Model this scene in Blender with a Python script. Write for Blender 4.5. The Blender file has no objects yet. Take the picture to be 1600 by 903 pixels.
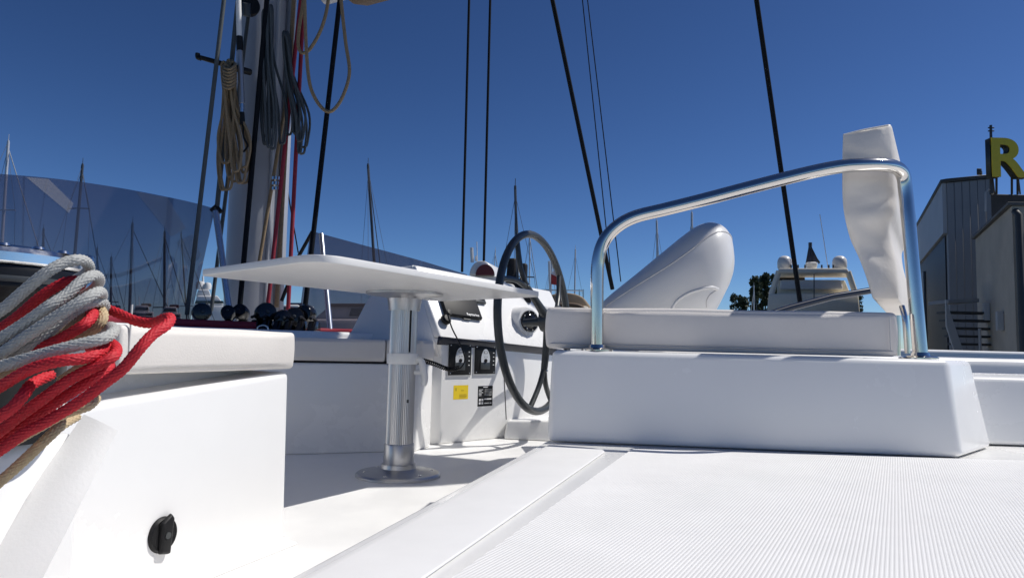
import bpy, bmesh, math, random
import numpy as np
from mathutils import Vector, Matrix
random.seed(7)
scene = bpy.context.scene
COL = scene.collection

# ---------------------------------------------------------------- camera
FPX, HZ, ROLL = 1100.0, 543.0, 0.025       # focal length in photo pixels, horizon row, roll
PITCH = math.atan((HZ - 451.5) / FPX)
CAM = Vector((0, 0, 0.49))
Fv = Vector((0, math.cos(PITCH), math.sin(PITCH)))
U0 = Vector((0, -math.sin(PITCH), math.cos(PITCH)))
R0 = Vector((1, 0, 0))
Rv = R0 * math.cos(ROLL) + U0 * math.sin(ROLL)
Uv = -R0 * math.sin(ROLL) + U0 * math.cos(ROLL)
cam_d = bpy.data.cameras.new('camera')
cam = bpy.data.objects.new('camera', cam_d)
COL.objects.link(cam)
m = Matrix((Rv, Uv, -Fv)).transposed().to_4x4()
m.translation = CAM
cam.matrix_world = m
cam_d.sensor_width = 36
cam_d.lens = FPX / 1600 * 36
cam_d.clip_start = 0.02
cam_d.clip_end = 6000
scene.camera = cam

# ---------------------------------------------------------------- sky, sun, exposure
SUN_AZ = math.radians(78)      # from +Y towards +X
SUN_EL = math.radians(54)
world = bpy.data.worlds.new('World')
scene.world = world
world.use_nodes = True
wn = world.node_tree
wn.nodes.clear()
sky = wn.nodes.new('ShaderNodeTexSky')
sky.sky_type = 'NISHITA'
sky.sun_disc = False
sky.sun_elevation = SUN_EL
sky.sun_rotation = SUN_AZ
sky.altitude = 1500
sky.air_density = 0.85
sky.dust_density = 0.7
sky.ozone_density = 5.0
hs = wn.nodes.new('ShaderNodeHueSaturation')
hs.inputs['Saturation'].default_value = 1.03
hs.inputs['Value'].default_value = 0.77
gam = wn.nodes.new('ShaderNodeGamma')
gam.inputs['Gamma'].default_value = 1.42
bg = wn.nodes.new('ShaderNodeBackground')
bg.inputs['Strength'].default_value = 0.05
wo = wn.nodes.new('ShaderNodeOutputWorld')
wn.links.new(sky.outputs[0], hs.inputs['Color'])
wn.links.new(hs.outputs[0], gam.inputs[0])
wn.links.new(gam.outputs[0], bg.inputs[0])
wn.links.new(bg.outputs[0], wo.inputs[0])
S = Vector((math.sin(SUN_AZ) * math.cos(SUN_EL), math.cos(SUN_AZ) * math.cos(SUN_EL), math.sin(SUN_EL)))
sd = bpy.data.lights.new('sun', 'SUN')
sd.energy = 3.7
sd.angle = math.radians(0.53)
sd.color = (1.0, 0.965, 0.91)
sun = bpy.data.objects.new('sun', sd)
sun.rotation_euler = S.to_track_quat('Z', 'Y').to_euler()
sun.location = (5, 5, 20)
COL.objects.link(sun)
scene.view_settings.view_transform = 'Standard'
scene.view_settings.look = 'None'
scene.view_settings.gamma = 1
scene.view_settings.use_curve_mapping = False
scene.view_settings.exposure = 0.22
scene.cycles.max_bounces = 16
scene.cycles.diffuse_bounces = 9

# ---------------------------------------------------------------- helpers
def ray(x, y):
    return (Fv * FPX + Rv * (x - 800) + Uv * (451.5 - y)).normalized()

def px(x, y, Y=None, z=None, plane=None):
    """where the line of sight through a photo pixel meets a depth, a level or a plane of the place"""
    d = ray(x, y)
    if Y is not None:
        t = Y / d.y
    elif z is not None:
        t = (z - CAM.z) / d.z
    else:
        p0, n = plane
        t = (p0 - CAM).dot(n) / d.dot(n)
    return CAM + d * t

MATS = {}
def mat(name, color, rough=0.5, metal=0.0, bump=0.0, bscale=60, var=0.0, vscale=6, coat=0.0, spec=0.5,
        rvar=0.0, sheen=0.0, stretch=None, emit=None):
    if name in MATS:
        return MATS[name]
    M = bpy.data.materials.new(name)
    M.use_nodes = True
    nt = M.node_tree
    b = nt.nodes['Principled BSDF']
    b.inputs['Base Color'].default_value = (*color, 1)
    b.inputs['Roughness'].default_value = rough
    b.inputs['Metallic'].default_value = metal
    b.inputs['Specular IOR Level'].default_value = spec
    if coat:
        b.inputs['Coat Weight'].default_value = coat
        b.inputs['Coat Roughness'].default_value = 0.06
    tc = nt.nodes.new('ShaderNodeTexCoord')
    vec = tc.outputs['Object']
    if stretch:
        mp = nt.nodes.new('ShaderNodeMapping')
        mp.inputs['Scale'].default_value = stretch
        nt.links.new(vec, mp.inputs[0])
        vec = mp.outputs[0]
    n1 = nt.nodes.new('ShaderNodeTexNoise')
    n1.inputs['Scale'].default_value = vscale
    n1.inputs['Detail'].default_value = 7
    n1.inputs['Roughness'].default_value = 0.62
    nt.links.new(vec, n1.inputs['Vector'])
    if var:
        mr = nt.nodes.new('ShaderNodeMapRange')
        mr.inputs['From Min'].default_value = 0.3
        mr.inputs['From Max'].default_value = 0.7
        mr.inputs['To Min'].default_value = 1 - var
        mr.inputs['To Max'].default_value = 1 + var * 0.5
        nt.links.new(n1.outputs['Fac'], mr.inputs['Value'])
        mx = nt.nodes.new('ShaderNodeVectorMath')
        mx.operation = 'SCALE'
        mx.inputs[0].default_value = color
        nt.links.new(mr.outputs[0], mx.inputs['Scale'])
        nt.links.new(mx.outputs[0], b.inputs['Base Color'])
    if rvar:
        m2 = nt.nodes.new('ShaderNodeMapRange')
        m2.inputs['From Min'].default_value = 0.3
        m2.inputs['From Max'].default_value = 0.7
        m2.inputs['To Min'].default_value = max(0.02, rough - rvar)
        m2.inputs['To Max'].default_value = rough + rvar
        nt.links.new(n1.outputs['Fac'], m2.inputs['Value'])
        nt.links.new(m2.outputs[0], b.inputs['Roughness'])
    if bump:
        n2 = nt.nodes.new('ShaderNodeTexNoise')
        n2.inputs['Scale'].default_value = bscale
        n2.inputs['Detail'].default_value = 4
        nt.links.new(vec, n2.inputs['Vector'])
        bp = nt.nodes.new('ShaderNodeBump')
        bp.inputs['Strength'].default_value = bump
        bp.inputs['Distance'].default_value = 0.01
        nt.links.new(n2.outputs['Fac'], bp.inputs['Height'])
        nt.links.new(bp.outputs[0], b.inputs['Normal'])
    MATS[name] = M
    return M

GEL = mat('white_gelcoat', (0.83, 0.825, 0.81), 0.24, var=0.03, vscale=2.2, rvar=0.07, bump=0.012, bscale=9)
GELM = mat('moulded_floor_gelcoat', (0.85, 0.845, 0.83), 0.4, var=0.05, vscale=5, rvar=0.1, bump=0.02, bscale=120)
PADM = mat('nonskid_gelcoat', (0.77, 0.765, 0.755), 0.5, var=0.05, vscale=7, bump=0.02, bscale=200)
VINYL = mat('cream_vinyl', (0.73, 0.69, 0.64), 0.55, var=0.05, vscale=5, bump=0.10, bscale=260, rvar=0.06)
VINYLG = mat('grey_vinyl', (0.72, 0.68, 0.64), 0.55, var=0.05, vscale=5, bump=0.10, bscale=260, rvar=0.06)
PIPING = mat('vinyl_piping', (0.60, 0.58, 0.565), 0.5, var=0.05, bump=0.05, bscale=200)
STEEL = mat('polished_stainless', (0.68, 0.655, 0.62), 0.11, 1.0, var=0.03, vscale=20, rvar=0.03)
ALU = mat('anodised_aluminium', (0.56, 0.56, 0.57), 0.36, 1.0, var=0.05, vscale=30, rvar=0.06, stretch=(1, 1, 0.1))
CHROME = mat('chrome', (0.82, 0.83, 0.85), 0.05, 1.0)
BLACK = mat('black_plastic', (0.011, 0.011, 0.012), 0.5, spec=0.25, var=0.2, bump=0.03, bscale=300)
BLACKG = mat('black_gloss', (0.008, 0.008, 0.009), 0.12, var=0.1, bump=0.01, bscale=80)
DARKGREY = mat('dark_grey_leather', (0.045, 0.05, 0.052), 0.35, var=0.12, vscale=20, bump=0.05, bscale=250)
LIPM = mat('smoked_trim', (0.02, 0.024, 0.04), 0.2, spec=0.25, var=0.1)
PLASW = mat('white_plastic', (0.75, 0.75, 0.74), 0.35, var=0.03)
TABLEM = mat('table_laminate', (0.80, 0.79, 0.77), 0.35, var=0.03, bump=0.015, bscale=150)
YELLOW = mat('yellow_sticker', (0.80, 0.58, 0.015), 0.45, var=0.05)
WHITEP = mat('white_print', (0.72, 0.72, 0.72), 0.5)
GREYP = mat('grey_print', (0.35, 0.35, 0.34), 0.5)
BROWNP = mat('brown_print', (0.32, 0.2, 0.01), 0.5)
R_GREY = mat('grey_rope', (0.42, 0.425, 0.41), 0.75, var=0.18, vscale=250, bump=0.12, bscale=900)
R_RED = mat('red_rope', (0.56, 0.012, 0.025), 0.65, var=0.25, vscale=250, bump=0.12, bscale=900)
R_TAN = mat('tan_rope', (0.52, 0.40, 0.24), 0.75, var=0.2, vscale=250, bump=0.12, bscale=900)
R_BLACK = mat('black_rope', (0.008, 0.010, 0.014), 0.8, spec=0.1, var=0.2, vscale=100)
R_DGREY = mat('shaded_grey_rope', (0.06, 0.072, 0.08), 0.7, var=0.2, vscale=100)  # grey rope, its colour darkened for the backlit shade round the mast
R_DTAN = mat('shaded_tan_rope', (0.25, 0.18, 0.105), 0.75, var=0.25, vscale=80)  # tan rope with the shade at the mast put into its colour
R_DRED = mat('shaded_red_rope', (0.25, 0.01, 0.028), 0.65, var=0.2, vscale=100)  # red rope painted darker because the halyards stand in shade
MASTM = mat('mast_aluminium', (0.34, 0.35, 0.38), 0.4, 0.0, var=0.05, vscale=4, rvar=0.06)
MASTD = mat('mast_track', (0.22, 0.225, 0.24), 0.4, 0.2, var=0.1)
CANVAS = mat('tan_canvas', (0.10, 0.066, 0.04), 0.8, var=0.2, bump=0.15, bscale=120)

def new_mesh(name, verts, faces, material, smooth=True):
    me = bpy.data.meshes.new(name)
    me.from_pydata([tuple(v) for v in verts], [], faces)
    if material:
        me.materials.append(material)
    if smooth:
        me.polygons.foreach_set('use_smooth', [True] * len(me.polygons))
    me.update()
    return me

def tag(o, label=None, cat=None, group=None, kind=None):
    if label: o['label'] = label
    if cat: o['category'] = cat
    if group: o['group'] = group
    if kind: o['kind'] = kind
    return o

def link(name, me, parent=None):
    """link a mesh given in place coordinates: origin at its base, under its thing when it has one"""
    co = np.empty(len(me.vertices) * 3, dtype=np.float32)
    me.vertices.foreach_get('co', co)
    co = co.reshape(-1, 3)
    lo, hi = co.min(0), co.max(0)
    base = np.array([(lo[0] + hi[0]) / 2, (lo[1] + hi[1]) / 2, lo[2]], dtype=np.float32)
    me.vertices.foreach_set('co', (co - base).ravel())
    me.update()
    o = bpy.data.objects.new(name, me)
    COL.objects.link(o)
    loc = Vector([float(v) for v in base])
    if parent is not None:
        off = parent.get('_o')
        o.parent = parent
        o.location = loc - WLOC[parent.name]
    else:
        o.location = loc
    WLOC[o.name] = loc
    return o
WLOC = {}

def thing(name, loc, label, cat, group=None):
    o = bpy.data.objects.new(name, None)
    o.empty_display_size = 0.1
    COL.objects.link(o)
    o.location = loc
    WLOC[o.name] = Vector(loc)
    return tag(o, label, cat, group)

def bm_mesh(name, bm, material, smooth=True, autosmooth=None):
    me = bpy.data.meshes.new(name)
    bmesh.ops.recalc_face_normals(bm, faces=bm.faces)
    bm.to_mesh(me)
    bm.free()
    me.materials.append(material)
    if smooth:
        me.polygons.foreach_set('use_smooth', [True] * len(me.polygons))
        if autosmooth:
            me.set_sharp_from_angle(angle=math.radians(autosmooth))
    return me

def hexa(name, low, high, material, bevel=0.01, segs=3, parent=None, puff=0.0, smooth=True):
    """a block between a lower and an upper outline, with rounded edges"""
    bm = bmesh.new()
    a = [bm.verts.new(p) for p in low]
    b = [bm.verts.new(p) for p in high]
    n = len(a)
    bm.faces.new(list(reversed(a)))
    bm.faces.new(b)
    for i in range(n):
        bm.faces.new((a[i], a[(i + 1) % n], b[(i + 1) % n], b[i]))
    bmesh.ops.recalc_face_normals(bm, faces=bm.faces)
    if bevel:
        bmesh.ops.bevel(bm, geom=list(bm.edges), offset=bevel, segments=segs, profile=0.5, affect='EDGES', clamp_overlap=True)
    me = bm_mesh(name, bm, material, smooth, 40)
    return link(name, me, parent)

def box(name, c, size, material, rz=0, bevel=0.005, segs=2, parent=None):
    sx, sy, sz = [s / 2 for s in size]
    R = Matrix.Rotation(rz, 3, 'Z')
    c = Vector(c)
    low = [c + R @ Vector((x, y, -sz)) for x, y in ((-sx, -sy), (sx, -sy), (sx, sy), (-sx, sy))]
    high = [p + Vector((0, 0, 2 * sz)) for p in low]
    return hexa(name, low, high, material, bevel, segs, parent)

def catmull(pts, n=8, closed=False):
    pts = [Vector(p) for p in pts]
    N = len(pts)
    out = []
    rng = range(N if closed else N - 1)
    for i in rng:
        if closed:
            p0, p1, p2, p3 = pts[(i - 1) % N], pts[i], pts[(i + 1) % N], pts[(i + 2) % N]
        else:
            p0 = pts[i - 1] if i else pts[0] * 2 - pts[1]
            p1, p2 = pts[i], pts[i + 1]
            p3 = pts[i + 2] if i + 2 < N else pts[-1] * 2 - pts[-2]
        for k in range(n):
            t = k / n
            out.append(0.5 * ((2 * p1) + (p2 - p0) * t + (2 * p0 - 5 * p1 + 4 * p2 - p3) * t * t + (3 * p1 - p0 - 3 * p2 + p3) * t ** 3))
    if not closed:
        out.append(pts[-1])
    return out

def frames(pts, closed=False):
    N = len(pts)
    T = []
    for i in range(N):
        if closed:
            d = pts[(i + 1) % N] - pts[i - 1]
        else:
            d = pts[min(i + 1, N - 1)] - pts[max(i - 1, 0)]
        T.append(d.normalized() if d.length > 1e-9 else Vector((0, 0, 1)))
    up = Vector((0, 0, 1)) if abs(T[0].z) < 0.9 else Vector((1, 0, 0))
    n = (up - T[0] * up.dot(T[0])).normalized()
    Ns = []
    for i in range(N):
        n = n - T[i] * n.dot(T[i])
        n.normalize()
        Ns.append(n.copy())
    return T, Ns

def tube_data(pts, r, segs=12, closed=False, v0=0):
    pts = [Vector(p) for p in pts]
    T, Ns = frames(pts, closed)
    V, F = [], []
    N = len(pts)
    for i in range(N):
        b = T[i].cross(Ns[i])
        ri = r[i] if isinstance(r, (list, tuple)) else r
        for k in range(segs):
            a = 2 * math.pi * k / segs
            V.append(pts[i] + (Ns[i] * math.cos(a) + b * math.sin(a)) * ri)
    for i in range(N if closed else N - 1):
        j = (i + 1) % N
        for k in range(segs):
            k2 = (k + 1) % segs
            F.append((v0 + i * segs + k, v0 + i * segs + k2, v0 + j * segs + k2, v0 + j * segs + k))
    if not closed:
        F.append(tuple(v0 + k for k in reversed(range(segs))))
        F.append(tuple(v0 + (N - 1) * segs + k for k in range(segs)))
    return V, F

def tube(name, pts, r, material, segs=12, closed=False, parent=None):
    V, F = tube_data(pts, r, segs, closed)
    me = new_mesh(name, V, F, material)
    me.set_sharp_from_angle(angle=math.radians(50))
    return link(name, me, parent)

def tubes(name, lists, r, material, segs=8, closed=False, parent=None):
    V, F = [], []
    for pts in lists:
        v, f = tube_data(pts, r, segs, closed, len(V))
        V += v
        F += f
    return link(name, new_mesh(name, V, F, material), parent)

def lathe(name, prof, base, material, segs=40, parent=None, axis=None, flute=None):
    """prof: (radius, height) pairs turned round an upright axis at base (or round a given axis)"""
    base = Vector(base)
    ax = Vector(axis).normalized() if axis is not None else Vector((0, 0, 1))
    ref = Vector((1, 0, 0)) if abs(ax.x) < 0.9 else Vector((0, 1, 0))
    e1 = (ref - ax * ref.dot(ax)).normalized()
    e2 = ax.cross(e1)
    V, F = [], []
    n = len(prof)
    for k in range(segs):
        a = 2 * math.pi * k / segs
        d = e1 * math.cos(a) + e2 * math.sin(a)
        for (r, h) in prof:
            rr = r * (1 - flute * (k % 2)) if flute else r
            V.append(base + d * rr + ax * h)
    for k in range(segs):
        k2 = (k + 1) % segs
        for i in range(n - 1):
            F.append((k * n + i, k2 * n + i, k2 * n + i + 1, k * n + i + 1))
    F.append(tuple(k * n for k in reversed(range(segs))))
    F.append(tuple(k * n + n - 1 for k in range(segs)))
    me = new_mesh(name, V, F, material)
    me.set_sharp_from_angle(angle=math.radians(35))
    return link(name, me, parent)

def round_poly(pts, radii, n=7):
    out = []
    N = len(pts)
    for i, p in enumerate(pts):
        p = Vector(p)
        a = Vector(pts[i - 1]) - p
        b = Vector(pts[(i + 1) % N]) - p
        r = radii[i] if isinstance(radii, (list, tuple)) else radii
        p1 = p + a.normalized() * r
        p2 = p + b.normalized() * r
        for k in range(n + 1):
            t = k / n
            out.append(p1 * (1 - t) ** 2 + p * 2 * t * (1 - t) + p2 * t * t)
    return out

def slab(name, outline, z0, z1, material, bevel=0.004, parent=None):
    low = [Vector((p.x, p.y, z0)) for p in outline]
    high = [Vector((p.x, p.y, z1)) for p in outline]
    bm = bmesh.new()
    a = [bm.verts.new(p) for p in low]
    b = [bm.verts.new(p) for p in high]
    f0 = bm.faces.new(list(reversed(a)))
    f1 = bm.faces.new(b)
    n = len(a)
    for i in range(n):
        bm.faces.new((a[i], a[(i + 1) % n], b[(i + 1) % n], b[i]))
    bmesh.ops.recalc_face_normals(bm, faces=bm.faces)
    if bevel:
        ed = list(set(f0.edges) | set(f1.edges))
        bmesh.ops.bevel(bm, geom=ed, offset=bevel, segments=3, profile=0.5, affect='EDGES')
    return link(name, bm_mesh(name, bm, material, True, 40), parent)

def extrude_profile(name, outline, direction, material, bevel=0.0, segs=3, parent=None, angle=40):
    """a flat outline (list of Vectors) pushed along a direction"""
    bm = bmesh.new()
    d = Vector(direction)
    a = [bm.verts.new(p) for p in outline]
    b = [bm.verts.new(Vector(p) + d) for p in outline]
    n = len(a)
    f0 = bm.faces.new(list(reversed(a)))
    f1 = bm.faces.new(b)
    for i in range(n):
        bm.faces.new((a[i], a[(i + 1) % n], b[(i + 1) % n], b[i]))
    bmesh.ops.recalc_face_normals(bm, faces=bm.faces)
    if bevel:
        ed = list(set(f0.edges) | set(f1.edges))
        bmesh.ops.bevel(bm, geom=ed, offset=bevel, segments=segs, profile=0.5, affect='EDGES')
    return link(name, bm_mesh(name, bm, material, True, angle), parent)

def text_mesh(name, body, size, loc, xdir, ydir, material, parent, extrude=0.0006, bold=False, wide=1.0):
    cu = bpy.data.curves.new(name, 'FONT')
    cu.body = body
    cu.size = size
    cu.extrude = extrude
    if bold:
        cu.offset = size * 0.02
    ob = bpy.data.objects.new(name, cu)
    COL.objects.link(ob)
    dg = bpy.context.evaluated_depsgraph_get()
    me = bpy.data.meshes.new_from_object(ob.evaluated_get(dg))
    bpy.data.objects.remove(ob)
    X = Vector(xdir).normalized()
    Yv = Vector(ydir)
    Yv = (Yv - X * Yv.dot(X)).normalized()
    me.transform(Matrix.Diagonal((wide, 1, 1, 1)))
    M4 = Matrix((X, Yv, X.cross(Yv))).transposed().to_4x4()
    M4.translation = Vector(loc)
    me.transform(M4)
    me.materials.clear()
    me.materials.append(material)
    return link(name, me, parent)

def flat_patch(name, p, X, Yv, w, h, t, material, parent, bevel=0.0):
    """a thin plate with its lower left corner at p, on a face with axes X and Yv"""
    N = X.cross(Yv).normalized()
    low = [p, p + X * w, p + X * w + Yv * h, p + Yv * h]
    high = [q + N * t for q in low]
    return hexa(name, low, high, material, bevel, 2, parent)

Z = Vector((0, 0, 1))
def flat(v, z):
    return Vector((v.x, v.y, z))

# ================================================================= THE SETTING
WATER_Z = -4.2
wm = bpy.data.materials.new('harbour_water')
wm.use_nodes = True
wb = wm.node_tree.nodes['Principled BSDF']
wb.inputs['Base Color'].default_value = (0.02, 0.05, 0.06, 1)
wb.inputs['Roughness'].default_value = 0.08
wt = wm.node_tree.nodes.new('ShaderNodeTexNoise')
wt.inputs['Scale'].default_value = 1.2
wt.inputs['Detail'].default_value = 5
wtc = wm.node_tree.nodes.new('ShaderNodeTexCoord')
wbp = wm.node_tree.nodes.new('ShaderNodeBump')
wbp.inputs['Strength'].default_value = 0.4
wm.node_tree.links.new(wtc.outputs['Object'], wt.inputs['Vector'])
wm.node_tree.links.new(wt.outputs['Fac'], wbp.inputs['Height'])
wm.node_tree.links.new(wbp.outputs[0], wb.inputs['Normal'])
o = link('water', new_mesh('water', [(-3000, -3000, WATER_Z), (3000, -3000, WATER_Z), (3000, 3000, WATER_Z), (-3000, 3000, WATER_Z)], [(0, 1, 2, 3)], wm))
tag(o, kind='structure')
CONC = mat('quay_concrete', (0.32, 0.31, 0.29), 0.85, var=0.2, vscale=0.6, bump=0.2, bscale=8)
o = slab('quay', [Vector((9, 8, 0)), Vector((160, 8, 0)), Vector((160, 200, 0)), Vector((26, 200, 0)), Vector((9, 30, 0))], WATER_Z - 2, WATER_Z + 1.1, CONC, 0.05)
tag(o, kind='structure')
LAND = mat('far_shore', (0.07, 0.075, 0.045), 0.9, var=0.3, vscale=0.05)
rng = random.Random(3)
V, F = [], []
NS = 90
for i in range(NS + 1):
    a = math.radians(-60 + 120 * i / NS)
    h = 0.3 + 1.6 * (0.5 + 0.5 * math.sin(i * 0.31)) + rng.random() * 0.8
    for rr, hh in ((230, WATER_Z - 1), (236, WATER_Z + 1.2), (270, h), (340, WATER_Z - 1)):
        V.append((rr * math.sin(a), rr * math.cos(a), hh))
for i in range(NS):
    for k in range(3):
        F.append((i * 4 + k, i * 4 + 4 + k, i * 4 + 5 + k, i * 4 + 1 + k))
tag(link('far_shore', new_mesh('far_shore', V, F, LAND)), kind='structure')

# --- the boat's own cockpit floor and roof deck
ZD = 0.262                                # level of the raised deck on the right
e0, e1 = px(450, 898, z=ZD), px(846, 691, z=ZD)
ed = (e1 - e0).normalized()
floor_out = [Vector((-2.2, -0.9, 0)), Vector((0.6, -0.9, 0)), Vector((1.6, 4.6, 0)), Vector((-2.2, 4.6, 0))]
o = slab('cockpit_floor', floor_out, -0.06, 0.0, GELM, 0.0)
tag(o, kind='structure')
deck = bpy.data.objects.new('deck', None)
COL.objects.link(deck)
deck.location = (0.8, 1.0, 0)
WLOC['deck'] = Vector((0.8, 1.0, 0))
tag(deck, kind='structure')
near = e0 - ed * 1.6
far = e1 + ed * 0.10
dl = [flat(near, 0.001), Vector((4.5, -1.2, 0.001)), Vector((4.5, 2.6, 0.001)), flat(far + Vector((0.5, 0.35, 0)), 0.001), flat(far, 0.001)]
dh = [flat(p, ZD) for p in dl]
o = hexa('deck_moulding', dl, dh, GEL, 0.012, 4, deck)
def line_pts(a, b, z, ext0=1.5, ext1=0.0):
    A, B = px(*a, z=z), px(*b, z=z)
    d = (B - A).normalized()
    return A - d * ext0, B + d * ext1
s0, s1 = line_pts((484, 902), (857, 697), ZD, 1.3)
t0, t1 = line_pts((668, 903), (950, 704), ZD, 1.3)
pad = round_poly([s0, t0, t1, s1], [0.01, 0.01, 0.05, 0.012], 6)
slab('smooth_pad', pad, ZD + 0.0005, ZD + 0.0042, PADM, 0.002, deck)
# ribbed pad: every rib is real relief
q0, q1 = line_pts((711, 903), (988, 703), ZD, 1.3)
gd = Vector((0.479, 0.878, 0)).normalized()
gn = Vector((gd.y, -gd.x, 0))
far_r = px(1640, 722, z=ZD)
far_m = px(1240, 711, z=ZD)
poly = [q0, Vector((3.2, -0.6, 0)), Vector((3.2, far_r.y + 0.05, 0)), far_r, far_m, q1]
poly = [flat(p, 0) for p in poly]
def clip_line(off):
    ts = []
    p0 = gn * off
    for i in range(len(poly)):
        a, b = poly[i], poly[(i + 1) % len(poly)]
        da, db = (a - p0).dot(gn), (b - p0).dot(gn)
        if da * db < 0:
            q = a + (b - a) * (da / (da - db))
            ts.append(q.dot(gd))
    return (min(ts), max(ts)) if len(ts) >= 2 else None
offs = [p.dot(gn) for p in poly]
V, F = [], []
pitch = 0.0046
k = min(offs) + 0.002
prevrow = None
while k < max(offs):
    for dk, hz in ((0.0, 0.0028), (0.0011, 0.0032), (0.0026, 0.0032), (0.0036, 0.0028)):
        c = clip_line(k + dk)
        if c is None:
            prevrow = None
            continue
        i0 = len(V)
        p0 = gn * (k + dk)
        V.append(p0 + gd * c[0] + Z * (ZD + 0.0006))
        V.append(p0 + gd * c[0] + Z * (ZD + hz))
        V.append(p0 + gd * c[1] + Z * (ZD + hz))
        V.append(p0 + gd * c[1] + Z * (ZD + 0.0006))
        if prevrow is not None:
            for j in range(3):
                F.append((prevrow + j, i0 + j, i0 + j + 1, prevrow + j + 1))
        prevrow = i0
    k += pitch
o = link('ribbed_pad', new_mesh('ribbed_pad', V, F, PADM, False), deck)
# roof forward of the cockpit, carrying mast and windscreen
roof_pts = [Vector((-4.5, 2.2, 0)), Vector((-1.62, 2.2, 0)), Vector((-1.5, 3.3, 0)), Vector((-1.05, 3.62, 0)), Vector((0.9, 4.9, 0)), Vector((4.5, 5.0, 0)), Vector((4.5, 9, 0)), Vector((-4.5, 9, 0))]
o = slab('coach_roof', roof_pts, -0.3, 0.55, GEL, 0.02)
tag(o, kind='structure')

# ================================================================= SEATS AND SETTEES
# --- left settee block, its front turned to the right
L1 = px(446, 850, z=0)
ld = Vector((0.309, 0.951, 0)).normalized()
ln = Vector((ld.y, -ld.x, 0))             # outward, to the right
lplane = (L1, ln)
La = px(30, 760, plane=lplane)
La = flat(La, 0)
SB = thing('settee_base', L1 - ld * 0.3 - ln * 0.25, 'white moulded settee block with black round latch at the lower left', 'settee')
tilt = ln * 0.012
hexa('block', [La, L1, L1 - ln * 0.6, La - ln * 0.6],
     [flat(La - tilt, 0.365), flat(L1 - tilt, 0.418), flat(L1 - tilt - ln * 0.58, 0.418), flat(La - ln * 0.58, 0.365)], GEL, 0.016, 4, SB)
# toe of the block
hexa('toe', [La + ln * 0.001, L1 + ln * 0.03 + ld * 0.02, L1 + ln * 0.03 + ld * 0.02 - ln * 0.4, La - ln * 0.4],
     [flat(La - ln * 0.01, 0.02), flat(L1, 0.02), flat(L1 - ln * 0.4, 0.02), flat(La - ln * 0.4, 0.02)], GEL, 0.006, 2, SB)
# latch: round plate with a thumb turn
lc = px(255, 835, plane=lplane)
LT = lathe('latch', [(0.001, 0.0), (0.034, 0.0), (0.034, 0.004), (0.031, 0.008), (0.0305, 0.0085), (0.027, 0.006), (0.001, 0.006)], lc - ln * 0.004, BLACK, 36, SB, ln)
hexa('thumb_turn', [lc + ln * 0.002 + ld * a + Z * b for a, b in ((-0.014, -0.034), (0.014, -0.040), (0.021, 0.03), (0.012, 0.040), (-0.014, 0.026))],
     [lc + ln * 0.011 + ld * a + Z * b for a, b in ((-0.010, -0.030), (0.011, -0.036), (0.016, 0.028), (0.010, 0.036), (-0.010, 0.022))], BLACK, 0.003, 2, LT)
lathe('key_barrel', [(0.001, 0), (0.0065, 0), (0.0065, 0.0025), (0.001, 0.0025)], lc + ln * 0.0108, DARKGREY, 20, LT, ln)

def cushion(name, corners, z0, z1, material, label=None, cat='cushion', r=0.022, parent=None, group=None, crown=0.006):
    """an upholstered pad: rounded, slightly crowned, with a piping line round its upper and lower edge"""
    c = sum((Vector(p) for p in corners), Vector()) / len(corners)
    low = [flat(Vector(p), z0) for p in corners]
    high = [flat(Vector(p), z1) for p in corners]
    bm = bmesh.new()
    a = [bm.verts.new(p) for p in low]
    b = [bm.verts.new(p) for p in high]
    n = len(a)
    bm.faces.new(list(reversed(a)))
    bm.faces.new(b)
    for i in range(n):
        bm.faces.new((a[i], a[(i + 1) % n], b[(i + 1) % n], b[i]))
    bmesh.ops.recalc_face_normals(bm, faces=bm.faces)
    bmesh.ops.subdivide_edges(bm, edges=list(bm.edges), cuts=9, use_grid_fill=True)
    rnd = random.Random(hash(name) % 1000)
    ph = [rnd.random() * 6 for _ in range(6)]
    cz = (z0 + z1) / 2
    for v in bm.verts:
        p = v.co
        d = Vector((p.x - c.x, p.y - c.y, 0))
        s = 1 - ((p.z - cz) / ((z1 - z0) / 2)) ** 2
        wob = 0.35 * math.sin(9 * p.x + ph[0]) * math.sin(8 * p.y + ph[1]) + 0.25 * math.sin(21 * p.x + 17 * p.y + ph[2])
        if d.length > 1e-6:
            v.co = p + d.normalized() * (crown * s * (0.9 + wob))
        v.co.z += (1 if p.z > cz else -0.2) * crown * 0.5 * wob * (abs(p.z - cz) / ((z1 - z0) / 2))
    sharp = [e for e in bm.edges if len(e.link_faces) == 2 and e.calc_face_angle() > 0.9]
    bmesh.ops.bevel(bm, geom=sharp, offset=r, segments=4, profile=0.5, affect='EDGES', clamp_overlap=True)
    o = link(name, bm_mesh(name, bm, material, True), parent)
    if label:
        tag(o, label, cat, group)
    return o

def piping(parent, corners, z, r, inset):
    pts = round_poly([flat(Vector(p), z) for p in corners], inset, 5)
    return tube('piping', pts, r, PIPING, 8, True, parent)

ca = px(186, 550, plane=(L1 - ln * 0.004, ln))
cq = [flat(ca, 0), flat(L1 + ld * 0.004 - ln * 0.004, 0), flat(L1 + ld * 0.004 - ln * 0.58, 0), flat(ca - ln * 0.58, 0)]
LC = cushion('seat_cushion', cq, 0.424, 0.514, VINYL, 'cream vinyl seat cushion on the left settee block beside the coiled ropes', r=0.016, crown=0.004)
tube('piping', [flat(ca, 0.43) + ln * 0.0035 + ld * 0.018, flat(ca, 0.551) + ln * 0.0035 + ld * 0.018], 0.0018, PIPING, 8, False, LC)
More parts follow.
